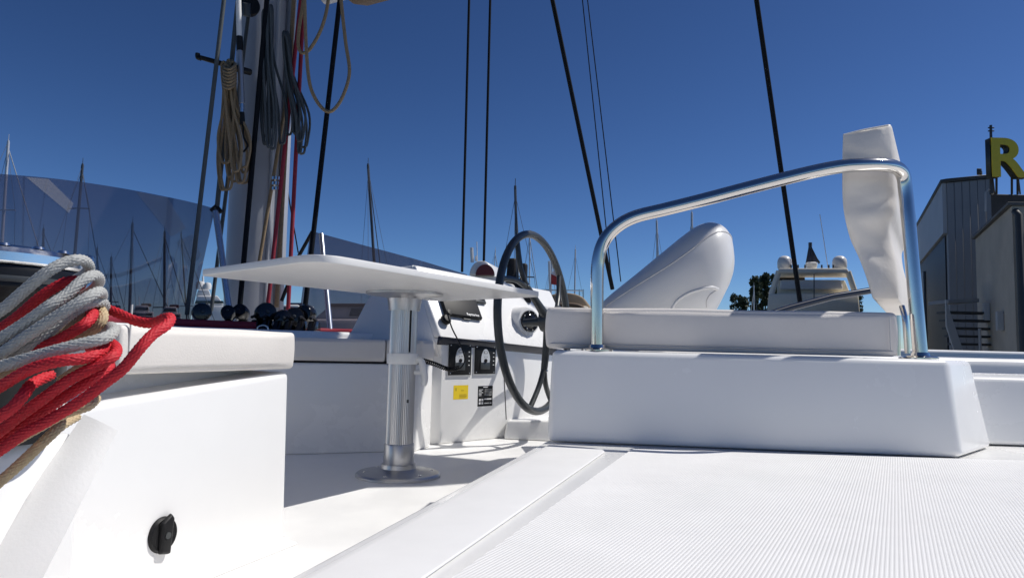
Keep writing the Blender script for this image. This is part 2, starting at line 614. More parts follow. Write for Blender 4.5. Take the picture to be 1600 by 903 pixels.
# dark hinge strip under it
hexa('hinge_strip', [flat(p, 0.375) for p in (flat(ca, 0) + ld * 0.01 - ln * 0.10, L1 - ld * 0.03 - ln * 0.10, L1 - ld * 0.03 - ln * 0.5, flat(ca, 0) + ld * 0.01 - ln * 0.5)],
     [flat(p, 0.4245) for p in (flat(ca, 0) + ld * 0.01 - ln * 0.10, L1 - ld * 0.03 - ln * 0.10, L1 - ld * 0.03 - ln * 0.5, flat(ca, 0) + ld * 0.01 - ln * 0.5)], GEL, 0.002, 1, SB)

# --- far settee with its shaded front
P1 = px(430, 711, z=0)
P2 = px(650, 705, z=0)
P3 = px(672, 698, z=0)
fd = (P2 - P1).normalized()
fn = Vector((fd.y, -fd.x, 0))
P0 = P1 - fd * 0.35
back = -fn * 0.55
FS = thing('settee_base', (P1 + P2) / 2, 'shaded white settee front behind the table leg', 'settee')
hexa('front_panel', [P0, P2, P3, P3 + back, P0 + back], [flat(p, 0.40) for p in (P0, P2, P3, P3 + back, P0 + back)], GEL, 0.01, 3, FS)
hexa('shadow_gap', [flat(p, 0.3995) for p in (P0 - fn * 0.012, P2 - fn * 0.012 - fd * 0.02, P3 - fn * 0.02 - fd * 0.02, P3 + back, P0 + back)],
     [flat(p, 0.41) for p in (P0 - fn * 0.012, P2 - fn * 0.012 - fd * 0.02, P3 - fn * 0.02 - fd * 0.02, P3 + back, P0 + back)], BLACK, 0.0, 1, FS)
K2 = P2 - fd * 0.16
FC = cushion('seat_cushion', [P0, K2, K2 + back, P0 + back], 0.41, 0.512, VINYLG, 'long grey shaded seat cushion along the far settee behind the table leg', r=0.014, crown=0.003)
cushion('seat_cushion', [K2 + fd * 0.008, P2 + fd * 0.012, P3 + fd * 0.0, P3 + back, K2 + back + fd * 0.008], 0.41, 0.515, VINYL, 'small cream corner cushion between the table leg and the helm console', r=0.02, crown=0.006)

# --- helm seat block on the right
b0, b1 = px(854, 691, z=ZD), px(1503, 717, z=ZD)
c1 = flat(px(1550, 711, Y=b1.y + 0.20), ZD)
ZB = 0.487
th0, th1, thc = px(862, 556, z=None, Y=b0.y + 0.02), px(1482, 561, Y=b1.y + 0.02), px(1516, 559, Y=c1.y - 0.02)
vd = Vector((0.17, 0.985, 0)).normalized()
HB = thing('helm_seat_base', (b0 + b1) / 2 + vd * 0.3, 'white moulded seat block with sloping lit end under the helm cushion', 'seat base')
lowp = [flat(p, ZD + 0.002) for p in (b0, b1, c1, c1 + vd * 0.8, b0 + vd * 0.8)]
highp = [flat(p, ZB) for p in (th0, th1, thc, thc + vd * 0.76, th0 + vd * 0.76)]
hexa('block', lowp, highp, GEL, 0.016, 5, HB)
# lower coaming running on to the right
g0 = flat(px(1560, 706, Y=c1.y + 0.03), ZD)
gz = 0.443
cr = [flat(g0 + Vector((-0.1, 0.03, 0)), ZD + 0.003), flat(g0 + Vector((2.2, -0.05, 0)), ZD + 0.003), flat(g0 + Vector((2.2, 0.6, 0)), ZD + 0.003), flat(g0 + Vector((-0.1, 0.6, 0)), ZD + 0.003)]
cr2 = [flat(p + Vector((0, 0.03 if i < 2 else 0, 0)), gz) for i, p in enumerate(cr)]
o = hexa('side_coaming', cr, cr2, GEL, 0.014, 4)
tag(o, 'low white coaming running to the right of the helm seat block', 'coaming')

# helm cushion
hc0, hc1 = px(854, 520, Y=b0.y + 0.10), px(1402, 520, Y=b1.y + 0.075)
hcq = [flat(hc0, 0), flat(hc1, 0), flat(hc1 + vd * 0.52, 0), flat(hc0 + vd * 0.52, 0)]
HC = cushion('seat_cushion', hcq, ZB + 0.004, ZB + 0.112, VINYLG, 'thick light grey helm seat cushion inside the polished rail', r=0.02, crown=0.007)
piping(HC, [p + (vd * -0.0055 if i < 2 else Vector()) for i, p in enumerate(hcq)], ZB + 0.016, 0.0016, 0.03)
tube('piping', [hc1 + Vector((-0.02, -0.006, 0)) + Z * (ZB + 0.02 - hc1.z), hc1 + Vector((-0.022, -0.007, 0)) + Z * (ZB + 0.1 - hc1.z)], 0.0016, PIPING, 8, False, HC)

# backrest cushion: a bent pad seen from its end
byY = b1.y + 0.14
prof_l = [(1317, 209), (1316, 250), (1316, 300), (1319, 335), (1328, 372), (1342, 403), (1353, 432), (1360, 455), (1364, 467)]
prof_r = [(1404, 468), (1404, 440), (1400, 405), (1393, 375), (1391, 350), (1398, 332), (1401, 300), (1399, 250), (1394, 200), (1388, 194)]
def backrest_pad():
    L = catmull([Vector((x, y, 0)) for x, y in prof_l], 10)
    Rr = catmull([Vector((x, y, 0)) for x, y in reversed(prof_r)], 9)
    def samp(P, n):
        acc = [0]
        for i in range(1, len(P)): acc.append(acc[-1] + (P[i] - P[i - 1]).length)
        out, j = [], 0
        for k in range(n):
            d = acc[-1] * k / (n - 1)
            while j < len(P) - 2 and acc[j + 1] < d: j += 1
            f = (d - acc[j]) / max(1e-9, acc[j + 1] - acc[j])
            out.append(P[j].lerp(P[j + 1], min(1, f)))
        return out
    NR, NC = 64, 14
    L, Rr = samp(L, NR), samp(Rr, NR)
    g = lambda t, c, w: math.exp(-((t - c) / w) ** 2)
    ext = Vector((0.53, 0.848, -0.03)).normalized() * 0.5
    V, F = [], []
    for side in (0, 1):
        for i in range(NR):
            t = i / (NR - 1)
            for j in range(NC):
                u = j / (NC - 1)
                p = L[i].lerp(Rr[i], u)
                e = 1 - (2 * u - 1) ** 6
                d = -0.010 * e * (1 - (2 * t - 1) ** 10)
                d += 0.015 * g(t, 0.68, 0.15) - 0.006 * g(t, 0.50, 0.08) + 0.006 * g(t + 0.05 * u, 0.47, 0.03) * u
                d += 0.002 * math.sin(17 * t + 5 * u) * e + 0.001 * math.sin(41 * t - 7 * u) * e * g(t, 0.6, 0.25)
                d += 0.004 * g(t - 0.12 * u, 0.10, 0.03) * e
                q = px(p.x, p.y, Y=byY + d + 0.012 * u)
                V.append(q + (ext if side else Vector()))
    def vi(sd_, i, j): return sd_ * NR * NC + i * NC + j
    for i in range(NR - 1):
        for j in range(NC - 1):
            F.append((vi(0, i, j), vi(0, i + 1, j), vi(0, i + 1, j + 1), vi(0, i, j + 1)))
            F.append((vi(1, i, j), vi(1, i, j + 1), vi(1, i + 1, j + 1), vi(1, i + 1, j)))
    for i in range(NR - 1):
        F.append((vi(0, i, 0), vi(1, i, 0), vi(1, i + 1, 0), vi(0, i + 1, 0)))
        F.append((vi(0, i, NC - 1), vi(0, i + 1, NC - 1), vi(1, i + 1, NC - 1), vi(1, i, NC - 1)))
    for j in range(NC - 1):
        F.append((vi(0, 0, j), vi(0, 0, j + 1), vi(1, 0, j + 1), vi(1, 0, j)))
        F.append((vi(0, NR - 1, j), vi(1, NR - 1, j), vi(1, NR - 1, j + 1), vi(0, NR - 1, j + 1)))
    bm = bmesh.new()
    bm.from_mesh(new_mesh('tmp_pad', V, F, None))
    bmesh.ops.recalc_face_normals(bm, faces=bm.faces)
    sh = [e for e in bm.edges if len(e.link_faces) == 2 and e.calc_face_angle() > 0.8]
    bmesh.ops.bevel(bm, geom=sh, offset=0.007, segments=3, profile=0.5, affect='EDGES', clamp_overlap=True)
    return bm
VINYLC = mat('creased_vinyl', (0.76, 0.715, 0.655), 0.5, var=0.05, vscale=5, bump=0.25, bscale=25)
BK = link('backrest_cushion', bm_mesh('backrest_cushion', backrest_pad(), VINYLC, True))
tag(BK, 'crumpled cream backrest cushion standing upright behind the polished rail', 'backrest')
# soft creases in the end of the backrest
me = BK.data
tube('piping', catmull([px(x, y, Y=byY + 0.002) for x, y in [(1318, 211), (1350, 203), (1388, 196)]], 5), 0.0022, PIPING, 8, False, BK)

# handrail
RY0, RY1 = b0.y + 0.055, b1.y + 0.055
def ry(x):
    return RY0 + (RY1 - RY0) * (x - 932) / (1438 - 932)
HR = thing('handrail', px(1185, 553, Y=RY0), 'polished stainless rail looping over the helm seat cushion', 'rail')
rail_px = [(933, 551), (933, 500), (933, 440), (935, 405), (944, 377), (963, 355), (992, 339), (1040, 327), (1100, 312), (1180, 291), (1260, 271), (1310, 261), (1345, 258)]
rp = [px(x, y, Y=ry(x)) for x, y in rail_px]
rp += [px(1378, 258, Y=ry(1378) + 0.012), px(1400, 262, Y=ry(1400) + 0.035), px(1411, 274, Y=ry(1411) + 0.055), px(1415, 300, Y=ry(1415) + 0.06), px(1420, 350, Y=ry(1420) + 0.055), px(1428, 440, Y=ry(1428) + 0.05), px(1438, 552, Y=ry(1438) + 0.045)]
tube('rail', catmull(rp, 6), 0.0168, STEEL, 20, False, HR)
for fp in (rp[0], rp[-1]):
    lathe('base_flange', [(0.001, 0), (0.04, 0), (0.04, 0.003), (0.036, 0.006), (0.022, 0.008), (0.0195, 0.016), (0.001, 0.016)], flat(fp, ZB + 0.0005), STEEL, 32, HR)
# backrest bracket
BKB = thing('backrest_bracket', px(1408, 553, Y=ry(1408) + 0.17), 'slim steel bracket tube holding the backrest next to the rail post', 'bracket')
bp = [px(1418, 552, Y=ry(1418) + 0.16), px(1414, 500, Y=ry(1414) + 0.16), px(1409, 478, Y=ry(1410) + 0.17)]
tube('upright', catmull(bp, 5), 0.007, STEEL, 14, False, BKB)
lathe('base_flange', [(0.001, 0), (0.022, 0), (0.022, 0.003), (0.012, 0.006), (0.001, 0.006)], flat(bp[0], ZB + 0.0005), STEEL, 24, BKB)
# far low rail
FR = thing('far_rail', px(1320, 480, Y=2.7), 'low dark rail rising behind the helm cushion towards the backrest', 'rail')
tube('bar', [px(1190, 495, Y=2.6), px(1235, 481, Y=2.65), px(1300, 464, Y=2.7), px(1372, 452, Y=2.75), px(1420, 446, Y=2.78)], 0.013, mat('dark_rail', (0.05, 0.055, 0.07), 0.2, 0.6), 14, False, FR)
tube('post', [px(1400, 449, Y=2.765), flat(px(1400, 449, Y=2.765), 0.495)], 0.012, STEEL, 12, False, FR)
# low white plinth under the far rail and the pod
o = box('side_coaming', (1.90, 3.2, 0.25), (2.9, 1.2, 0.49), GEL, 0.1, 0.03, 3)
tag(o, 'white side coaming behind the helm seat carrying the rounded pod', 'coaming')

# --- rounded white pod behind the seat
POD = thing('moulded_pod', px(1050, 500, Y=3.1), 'large smooth white rounded pod with a seam rising behind the helm cushion', 'pod')
PY = 3.1
def loft(name, rings, material, parent):
    n = len(rings[0])
    V, F = [], []
    for r in rings:
        V += r
    for i in range(len(rings) - 1):
        for k in range(n):
            k2 = (k + 1) % n
            F.append((i * n + k, i * n + k2, (i + 1) * n + k2, (i + 1) * n + k))
    F.append(tuple(reversed(range(n))))
    F.append(tuple((len(rings) - 1) * n + k for k in range(n)))
    return link(name, new_mesh(name, V, F, material), parent)
# (upper edge pixel, lower edge pixel, half depth)
stations = [((925, 492), (928, 520), 0.10), ((948, 466), (965, 520), 0.18), ((990, 432), (1010, 520), 0.24), ((1030, 399), (1062, 522), 0.28), ((1062, 373), (1094, 512), 0.29),
            ((1085, 357), (1110, 492), 0.28), ((1103, 352), (1122, 470), 0.26), ((1119, 356), (1132, 450), 0.22), ((1131, 367), (1138, 432), 0.16), ((1137, 384), (1140, 412), 0.07)]
fine = []
for i in range(len(stations)):
    fine.append((Vector((*stations[i][0], 0)), Vector((*stations[i][1], 0)), stations[i][2]))
A_ = catmull([f[0] for f in fine], 4)
B_ = catmull([f[1] for f in fine], 4)
D_ = catmull([Vector((f[2], 0, 0)) for f in fine], 4)
rings = []
for a, b, d in zip(A_, B_, D_):
    pa, pb = px(a.x, a.y, Y=PY), px(b.x, b.y, Y=PY)
    c = (pa + pb) / 2
    h = (pa - pb) / 2
    ring = []
    for k in range(36):
        t = 2 * math.pi * k / 36
        cs, sn = math.cos(t), math.sin(t)
        ex = 0.75
        ring.append(c + h * (abs(cs) ** ex * (1 if cs > 0 else -1)) + Vector((0.1, 1, 0)).normalized() * (d.x * abs(sn) ** ex * (1 if sn > 0 else -1)))
    rings.append(ring)
PODM = mat('pod_gelcoat', (0.74, 0.73, 0.71), 0.33, var=0.03, rvar=0.05)
loft('shell', rings, PODM, POD)
hexa('pedestal', [Vector(v) for v in ((0.55, 2.98, 0.49), (0.92, 2.98, 0.49), (0.95, 3.25, 0.49), (0.57, 3.25, 0.49))], [Vector(v) for v in ((0.5, 2.96, 0.63), (0.9, 2.96, 0.63), (0.92, 3.25, 0.63), (0.52, 3.25, 0.63))], PODM, 0.02, 3, POD)
seam = []
for r in rings[3:-2]:
    seam.append(r[30] + (r[30] - (r[0] + r[18]) / 2).normalized() * 0.0005)
tube('seam', seam, 0.003, PIPING, 8, False, POD)
from mathutils.bvhtree import BVHTree
PF = [(i * 36 + k, i * 36 + (k + 1) % 36, (i + 1) * 36 + (k + 1) % 36, (i + 1) * 36 + k) for i in range(len(rings) - 1) for k in range(36)]
POB = BVHTree.FromPolygons([v for r in rings for v in r], PF)
def on_pod(pts, n=8):
    out = []
    for q in catmull([Vector((x, y, 0)) for x, y in pts], n):
        hit = POB.ray_cast(CAM, ray(q.x, q.y))[0]
        if hit is not None:
            out.append(hit)
    return out
tube('moulded_lip', on_pod([(1050, 482), (1058, 470), (1074, 459), (1094, 452), (1112, 449), (1122, 452)]), 0.006, PODM, 8, False, POD)
tube('moulded_groove', on_pod([(1104, 480), (1104, 470), (1109, 461), (1118, 454)]), 0.0025, PIPING, 8, False, POD)

# ================================================================= TABLE
ZT = 0.69
TA, TB, TC, TD = px(497, 407, z=ZT), px(313, 431, z=ZT), px(846, 464, z=ZT), px(684, 471, z=ZT)
tc = (TA + TB + TC + TD) / 4
pc = px(622, 743, z=0)
TBL = thing('pedestal_table', pc, 'white cockpit table on a fluted silver pedestal leg', 'table')
slab('table_top', round_poly([TA, TC, TD, TB], [0.11, 0.04, 0.06, 0.025], 8), ZT, ZT + 0.020, TABLEM, 0.002, TBL)
lathe('upper_flange', [(0.001, 0.0), (0.06, 0.0), (0.061, 0.02), (0.066, 0.045), (0.075, 0.05), (0.142, 0.057), (0.147, 0.06), (0.147, 0.069), (0.001, 0.069)], flat(pc, ZT - 0.0695), ALU, 56, TBL)
lathe('leg', [(0.001, 0.0), (0.051, 0.0), (0.051, ZT - 0.09), (0.001, ZT - 0.09)], flat(pc, 0.03), ALU, 88, TBL, None, 0.035)
lathe('sleeve', [(0.001, 0.0), (0.0555, 0.0), (0.057, 0.003), (0.057, 0.094), (0.055, 0.098), (0.001, 0.098)], flat(pc, 0.022), ALU, 56, TBL)
FL = lathe('floor_flange', [(0.001, 0.0), (0.158, 0.0), (0.158, 0.008), (0.152, 0.014), (0.09, 0.022), (0.066, 0.03), (0.064, 0.045), (0.001, 0.045)], flat(pc, 0.0005), ALU, 64, TBL)
for k in range(6):
    a = 0.3 + k * math.pi / 3
    lathe('screw', [(0.001, 0), (0.007, 0), (0.006, 0.003), (0.001, 0.0035)], flat(pc, 0.0155) + Vector((math.cos(a) * 0.125, math.sin(a) * 0.125, 0.001)), STEEL, 14, FL)
zc = 0.418
CO = lathe('clamp_collar', [(0.0505, 0.0), (0.0575, 0.0), (0.059, 0.003), (0.059, 0.037), (0.0575, 0.04), (0.0505, 0.04)], flat(pc, zc), PLASW, 48, TBL)
lv = [flat(pc, 0) + Vector((0.066, -0.015, 0)) + Z * h for h in (0,)]
rt = Vector((0.98, -0.2, 0)).normalized()
lev = catmull([flat(pc, zc + 0.02) + rt * 0.056, flat(pc, zc + 0.012) + rt * 0.075, flat(pc, zc - 0.02) + rt * 0.085, flat(pc, zc - 0.055) + rt * 0.092, flat(pc, zc - 0.078) + rt * 0.088], 5)
tube('clamp_lever', lev, [0.010 + 0.004 * math.sin(math.pi * i / (len(lev) - 1)) for i in range(len(lev))], PLASW, 14, False, CO)
lathe('pivot_pin', [(0.001, 0), (0.009, 0), (0.009, 0.03), (0.001, 0.03)], flat(pc, zc - 0.03) + rt * 0.05, PLASW, 16, CO, rt)
# a dark slot in the leg and its mark
sl = Vector((0.62, -0.78, 0)).normalized()
slx = Vector((sl.y, -sl.x, 0)) * -1
flat_patch('slot', flat(pc, zc + 0.045) + sl * 0.0508 - slx * 0.003, slx, Z, 0.006, 0.17, 0.001, BLACK, TBL)
flat_patch('maker_mark', flat(pc, 0.275) + sl * 0.0508 - slx * 0.005, slx, Z, 0.009, 0.012, 0.0008, DARKGREY, TBL)

# ================================================================= HELM CONSOLE
Ca = px(687, 694, z=0)
Cb = px(785, 684, z=0)
cx = (Cb - Ca).normalized()               # along the console front, away to the right
cn = Vector((cx.y, -cx.x, 0))             # its outward normal
cplane = (Ca, cn)
Cl = px(689, 528, plane=cplane)           # lip left
Cr = px(862, 546, plane=cplane)           # lip right
Ce = Cr + cx * 0.25
Ce = Cr + (Cr - Cl).normalized() * 0.25
# sloping dash
setb = -cn * 0.24
Dl = Cl + setb
Dl.z = px(641, 414, Y=Dl.y).z
tdir = (Ce - Cl)
Dr = Dl + tdir
HCN = thing('helm_console', Ca + cx * 0.4, 'white helm console with sloping dash and engine panels facing the wheel', 'console')
back_off = -cn * 0.35
W = lambda p, z: Vector((p.x, p.y, z))
# lower front
hexa('front_panel', [W(Ca, 0.001), W(Ce, 0.001), W(Ce, 0.001) - cn * 0.6, W(Ca, 0.001) - cn * 0.6],
     [Cl, Ce, Ce - cn * 0.6, Cl - cn * 0.6], GEL, 0.008, 3, HCN)
# dash
hexa('dash', [Cl + Z * 0.002 - cn * 0.006, Ce + Z * 0.002 - cn * 0.006, Ce - cn * 0.62 + Z * 0.002, Cl - cn * 0.62 + Z * 0.002],
     [Dl, Dr, Dr - cn * 0.30, Dl - cn * 0.30], GEL, 0.012, 4, HCN)
dn = (Dl - Cl).cross(Cr - Cl).normalized()
if dn.dot(cn) < 0: dn = -dn
dplane = (Cl, dn)
dX = (Ce - Cl).normalized()
dY = dn.cross(dX).normalized()
if dY.z < 0: dY = -dY
# pilaster at the console's left corner
P3 = flat(px(671, 640, Y=Ca.y - 0.004), 0)
hexa('corner_post', [W(P3, 0.001), W(Ca, 0.001) + cn * 0.004, W(Ca, 0.001) - cn * 0.1, W(P3, 0.001) - cn * 0.1 - cx * 0.02],
     [W(P3, 0.44), W(Ca, 0.44) + cn * 0.004, W(Ca, 0.44) - cn * 0.1, W(P3, 0.44) - cn * 0.1 - cx * 0.02], GEL, 0.006, 3, HCN)
# sloping side wing running forward from the console
wgA, wgB = Cl - cx * 0.002, Cl - cn * 0.5
wing = [px(548, 522, Y=3.9), px(574, 468, Y=4.0), Dl - cx * 0.003 - cn * 0.02, Cl - cx * 0.003 - Z * 0.10, W(px(548, 522, Y=3.9), 0.44)]
extrude_profile('side_wing', wing, cx * 0.045 - cn * 0.0, GEL, 0.004, 2, HCN)
# smoked lip
lipL, lipR = Cl - cx * 0.004, Ce
hexa('lip', [lipL + cn * 0.001 - Z * 0.034, lipR + cn * 0.001 - Z * 0.034, lipR - cn * 0.03 - Z * 0.034, lipL - cn * 0.03 - Z * 0.034],
     [lipL + cn * 0.03 + Z * 0.006, lipR + cn * 0.03 + Z * 0.006, lipR - cn * 0.02 + Z * 0.010, lipL - cn * 0.02 + Z * 0.010], LIPM, 0.004, 2, HCN)
# recessed engine panels
fX, fY = cx, Z
def engine_panel(xl, xr, yt, yb):
    a = px(xl, yb, plane=cplane)
    b = px(xr, yb, plane=cplane)
    t = px(xl, yt, plane=cplane)
    w, h = (b - a).length, (t - a).length
    p = flat_patch('engine_panel', a - fX * 0.006 - Z * 0.006, fX, fY, w + 0.012, h + 0.012, 0.003, PLASW, HCN, 0.001)
    q = flat_patch('panel_face', a + cn * 0.003, fX, fY, w, h, 0.007, BLACK, p, 0.002)
    c = a + fX * w * 0.48 + Z * h * 0.56 + cn * 0.0102
    ov = [c + fX * (0.21 * w * math.cos(t_) * (1 - 0.18 * math.sin(t_))) + Z * (0.31 * h * math.sin(t_)) for t_ in [2 * math.pi * k / 28 for k in range(28)]]
    extrude_profile('dial_plate', ov, cn * 0.003, mat('dial_silver', (0.62, 0.63, 0.64), 0.35, 0.2), 0.0, 1, p)
    flat_patch('display', c + fX * (-0.09 * w) + Z * (0.15 * h) + cn * 0.0032, fX, fY, w * 0.17, h * 0.08, 0.001, DARKGREY, p)
    flat_patch('display_glass', c + fX * (-0.07 * w) + Z * (0.165 * h) + cn * 0.0043, fX, fY, w * 0.13, h * 0.05, 0.0006, WHITEP, p)
    for kx in (-0.07, 0.04):
        flat_patch('key_button', c + fX * (kx * w) + Z * (0.02 * h) + cn * 0.0032, fX, fY, w * 0.05, h * 0.03, 0.001, GREYP, p)
    lathe('ignition_lock', [(0.001, 0), (0.010, 0), (0.010, 0.004), (0.007, 0.006), (0.001, 0.006)], c - Z * (0.10 * h) + cn * 0.003, BLACK, 20, p, cn)
    flat_patch('cover_flap', c - fX * (0.24 * w) - Z * (0.40 * h) + cn * 0.0005, fX, fY, w * 0.46, h * 0.24, 0.004, DARKGREY, p, 0.002)
    for j in range(4):
        flat_patch('legend', a + fX * w * 0.86 + Z * (h * (0.3 + 0.14 * j)) + cn * 0.0102, fX, fY, w * 0.06, h * 0.03, 0.0005, WHITEP, p)
    for sx_, sz_ in ((0.07, 0.06), (0.93, 0.06), (0.07, 0.94), (0.93, 0.94)):
        lathe('screw', [(0.001, 0), (0.004, 0), (0.003, 0.0015), (0.001, 0.002)], a + fX * w * sx_ + Z * h * sz_ + cn * 0.0098, STEEL, 10, p, cn)
    return p
engine_panel(699, 734, 536, 586)
engine_panel(740, 772, 539, 584)
# stickers
def sticker(name, xl, xr, yt, yb, material):
    a = px(xl, yb, plane=cplane); b = px(xr, yb, plane=cplane); t = px(xl, yt, plane=cplane)
    w, h = (b - a).length, (t - a).length
    return a, w, h, flat_patch(name, a, fX, fY, w, h, 0.0008, material, HCN)
a, w, h, st = sticker('yellow_sticker', 708, 731, 602, 624, YELLOW)
tag(st, 'yellow warning sticker below the left engine panel')
flat_patch('exclamation_bar', a + fX * w * 0.14 + Z * h * 0.6 + cn * 0.001, fX, fY, w * 0.05, h * 0.22, 0.0003, BROWNP, st)
for j, (x0, y0, ww) in enumerate(((0.5, 0.6, 0.2), (0.4, 0.3, 0.5), (0.4, 0.2, 0.5), (0.4, 0.1, 0.45))):
    flat_patch('print_line', a + fX * w * x0 + Z * h * y0 + cn * 0.001, fX, fY, w * ww, h * 0.035, 0.0003, BROWNP, st)
a, w, h, st = sticker('black_sticker', 746, 769, 603, 635, BLACK)
tag(st, 'black instruction sticker with rows of white print')
rr = random.Random(5)
flat_patch('print_line', a + fX * w * 0.35 + Z * h * 0.92 + cn * 0.001, fX, fY, w * 0.3, h * 0.04, 0.0003, WHITEP, st)
for row in range(5):
    y0 = 0.80 - row * 0.07
    flat_patch('print_line', a + fX * w * 0.06 + Z * h * y0 + cn * 0.001, fX, fY, w * (0.28 if row in (0, 2) else 0.18), h * 0.03, 0.0003, WHITEP, st)
    flat_patch('print_line', a + fX * w * 0.45 + Z * h * y0 + cn * 0.001, fX, fY, w * (0.4 + 0.1 * rr.random()), h * 0.03, 0.0003, GREYP, st)
for kx in range(2):
    for ky in range(2):
        flat_patch('print_square', a + fX * w * (0.08 + 0.17 * kx) + Z * h * (0.1 + 0.16 * ky) + cn * 0.001, fX, fY, w * 0.12, h * 0.11, 0.0003, WHITEP, st)
for kx in range(4):
    flat_patch('print_square', a + fX * w * (0.46 + 0.13 * kx) + Z * h * 0.12 + cn * 0.001, fX, fY, w * 0.07, h * 0.05, 0.0003, WHITEP, st)
flat_patch('print_line', a + fX * w * 0.42 + Z * h * 0.32 + cn * 0.001, fX, fY, w * 0.5, h * 0.06, 0.0003, WHITEP, st)
# panel seam and base block under the wheel
sa, sb = px(786, 560, plane=cplane), px(791, 655, plane=cplane)
tube('panel_seam', [sa + cn * 0.0006, sb + cn * 0.0006], 0.0022, BLACK, 8, False, HCN)
k0, k1 = px(787, 686, z=0), px(870, 690, z=0)
hexa('foot_block', [W(k0, 0.001), W(k1, 0.001), W(k1, 0.001) + Vector((0.05, 0.5, 0)), W(k0, 0.001) + Vector((0.05, 0.5, 0))],
     [px(792, 657, Y=k0.y + 0.03), px(872, 657, Y=k1.y + 0.03), px(872, 657, Y=k1.y + 0.03) + Vector((0.05, 0.45, 0)), px(792, 657, Y=k0.y + 0.03) + Vector((0.05, 0.45, 0))], GEL, 0.012, 3, HCN)

# chart plotter on the dash
pa, pb_, pt = px(694, 494, plane=dplane), px(751, 500, plane=dplane), px(669, 448, plane=dplane)
pw = (pb_ - pa).dot(dX)
ph_ = (pt - pa).dot(dY)
CP = thing('chart_plotter', pa, 'black chart plotter under its cover, tilted on the helm dash', 'plotter')
hexa('housing', [pa + dX * x + dY * y + dn * 0.002 for x, y in ((0, 0), (pw, 0), (pw, ph_), (0, ph_))],
     [pa + dX * x + dY * y + dn * 0.022 for x, y in ((0.004, 0.004), (pw - 0.004, 0.004), (pw - 0.004, ph_ - 0.004), (0.004, ph_ - 0.004))], BLACK, 0.004, 2, CP)
text_mesh('lettering', 'Raymarine', 0.021, pa + dX * (pw * 0.56) + dY * 0.012 + dn * 0.0225, dX, dY, WHITEP, CP, 0.0004, True)
flat_patch('housing_tab', pa + dX * pw * 0.48 - dY * 0.008 + dn * 0.004, dX, dY, 0.05, 0.008, 0.006, DARKGREY, CP)
# small second instrument
p2 = px(741, 474, plane=dplane)
SI = thing('dash_instrument', p2, 'small dark instrument on the dash beside the chart plotter', 'instrument')
hexa('case', [p2 + dX * x + dY * y + dn * 0.002 for x, y in ((0, 0), (0.085, 0), (0.085, 0.085), (0, 0.085))],
     [p2 + dX * x + dY * y + dn * 0.015 for x, y in ((0.003, 0.003), (0.082, 0.003), (0.082, 0.082), (0.003, 0.082))], DARKGREY, 0.003, 2, SI)
flat_patch('screen', p2 + dX * 0.012 + dY * 0.02 + dn * 0.0153, dX, dY, 0.06, 0.055, 0.0006, BLACKG, SI)

# compasses
def compass(x, y, label, s=1.0):
    c = px(x, y, plane=dplane)
    d = (cn + dn * 0.2 + Vector((0.0, -0.25, 0))).normalized()
    o = thing('compass', c, label, 'compass', 'compasses on the helm dash')
    lathe('pod', [(0.001, -0.14 * s), (0.098 * s, -0.14 * s), (0.094 * s, -0.04 * s), (0.085 * s, 0.02 * s), (0.076 * s, 0.05 * s), (0.064 * s, 0.052 * s), (0.001, 0.05 * s)], c, GEL, 40, o, d)
    lathe('bezel', [(0.05 * s, 0.0), (0.062 * s, 0.0), (0.062 * s, 0.012), (0.057 * s, 0.016), (0.05 * s, 0.013)], c + d * 0.051 * s, BLACKG, 40, o, d)
    lathe('dome', [(0.001, 0.0), (0.052 * s, 0.0), (0.046 * s, 0.012), (0.03 * s, 0.022), (0.001, 0.026)], c + d * 0.052 * s, BLACKG, 32, o, d)
    e = Z - d * d.z
    e.normalize()
    f = d.cross(e)
    for k in range(8):
        an = k * math.pi / 4 + 0.2
        q = c + d * 0.0685 * s + (e * math.cos(an) + f * math.sin(an)) * 0.054 * s
        hexa('bezel_stud', [q + (e * u + f * v) * 0.004 for u, v in ((-1, -1), (1, -1), (1, 1), (-1, 1))], [q + d * 0.003 + (e * u + f * v) * 0.003 for u, v in ((-1, -1), (1, -1), (1, 1), (-1, 1))], GREYP, 0, 1, o)
    for k in (-1, 0, 1):
        q = c + d * 0.078 * s + f * k * 0.016
        hexa('card_mark', [q + (e * u * 0.006 + f * v * 0.002) - d * 0.006 for u, v in ((-1, -1), (1, -1), (1, 1), (-1, 1))], [q + (e * u * 0.006 + f * v * 0.002) for u, v in ((-1, -1), (1, -1), (1, 1), (-1, 1))], WHITEP, 0, 1, o)
    return o
compass(818, 503, 'round black compass in a white pod, left of the wheel hub')
compass(858, 500, 'round black compass half hidden behind the wheel hub and cushion', 0.95)

# throttle control behind the wheel
tq = Dl + dX * 0.86 - cn * 0.12
tq = px(810, 448, Y=4.3)
TH = thing('throttle_control', tq, 'twin black upright throttle levers behind the wheel rim', 'throttle')
hexa('pedestal', [tq + Vector(p) for p in ((-0.08, -0.05, -0.1), (0.08, -0.05, -0.1), (0.08, 0.05, -0.1), (-0.08, 0.05, -0.1))], [tq + Vector(p) for p in ((-0.07, -0.04, 0.02), (0.07, -0.04, 0.02), (0.07, 0.04, 0.02), (-0.07, 0.04, 0.02))], BLACK, 0.008, 2, TH)
for (xa, xb, yt) in ((792, 806, 403), (813, 823, 411)):
    A1, B1 = px(xa - 3, 446, Y=4.28), px(xb - 1, 446, Y=4.28)
    A2, B2 = px(xa + 1, yt, Y=4.30), px(xb, yt, Y=4.30)
    hexa('lever', [A1, B1, B1 + Vector((0.01, 0.05, 0)), A1 + Vector((0.01, 0.05, 0))], [A2, B2, B2 + Vector((0.01, 0.05, 0)), A2 + Vector((0.01, 0.05, 0))], BLACK, 0.012, 3, TH)

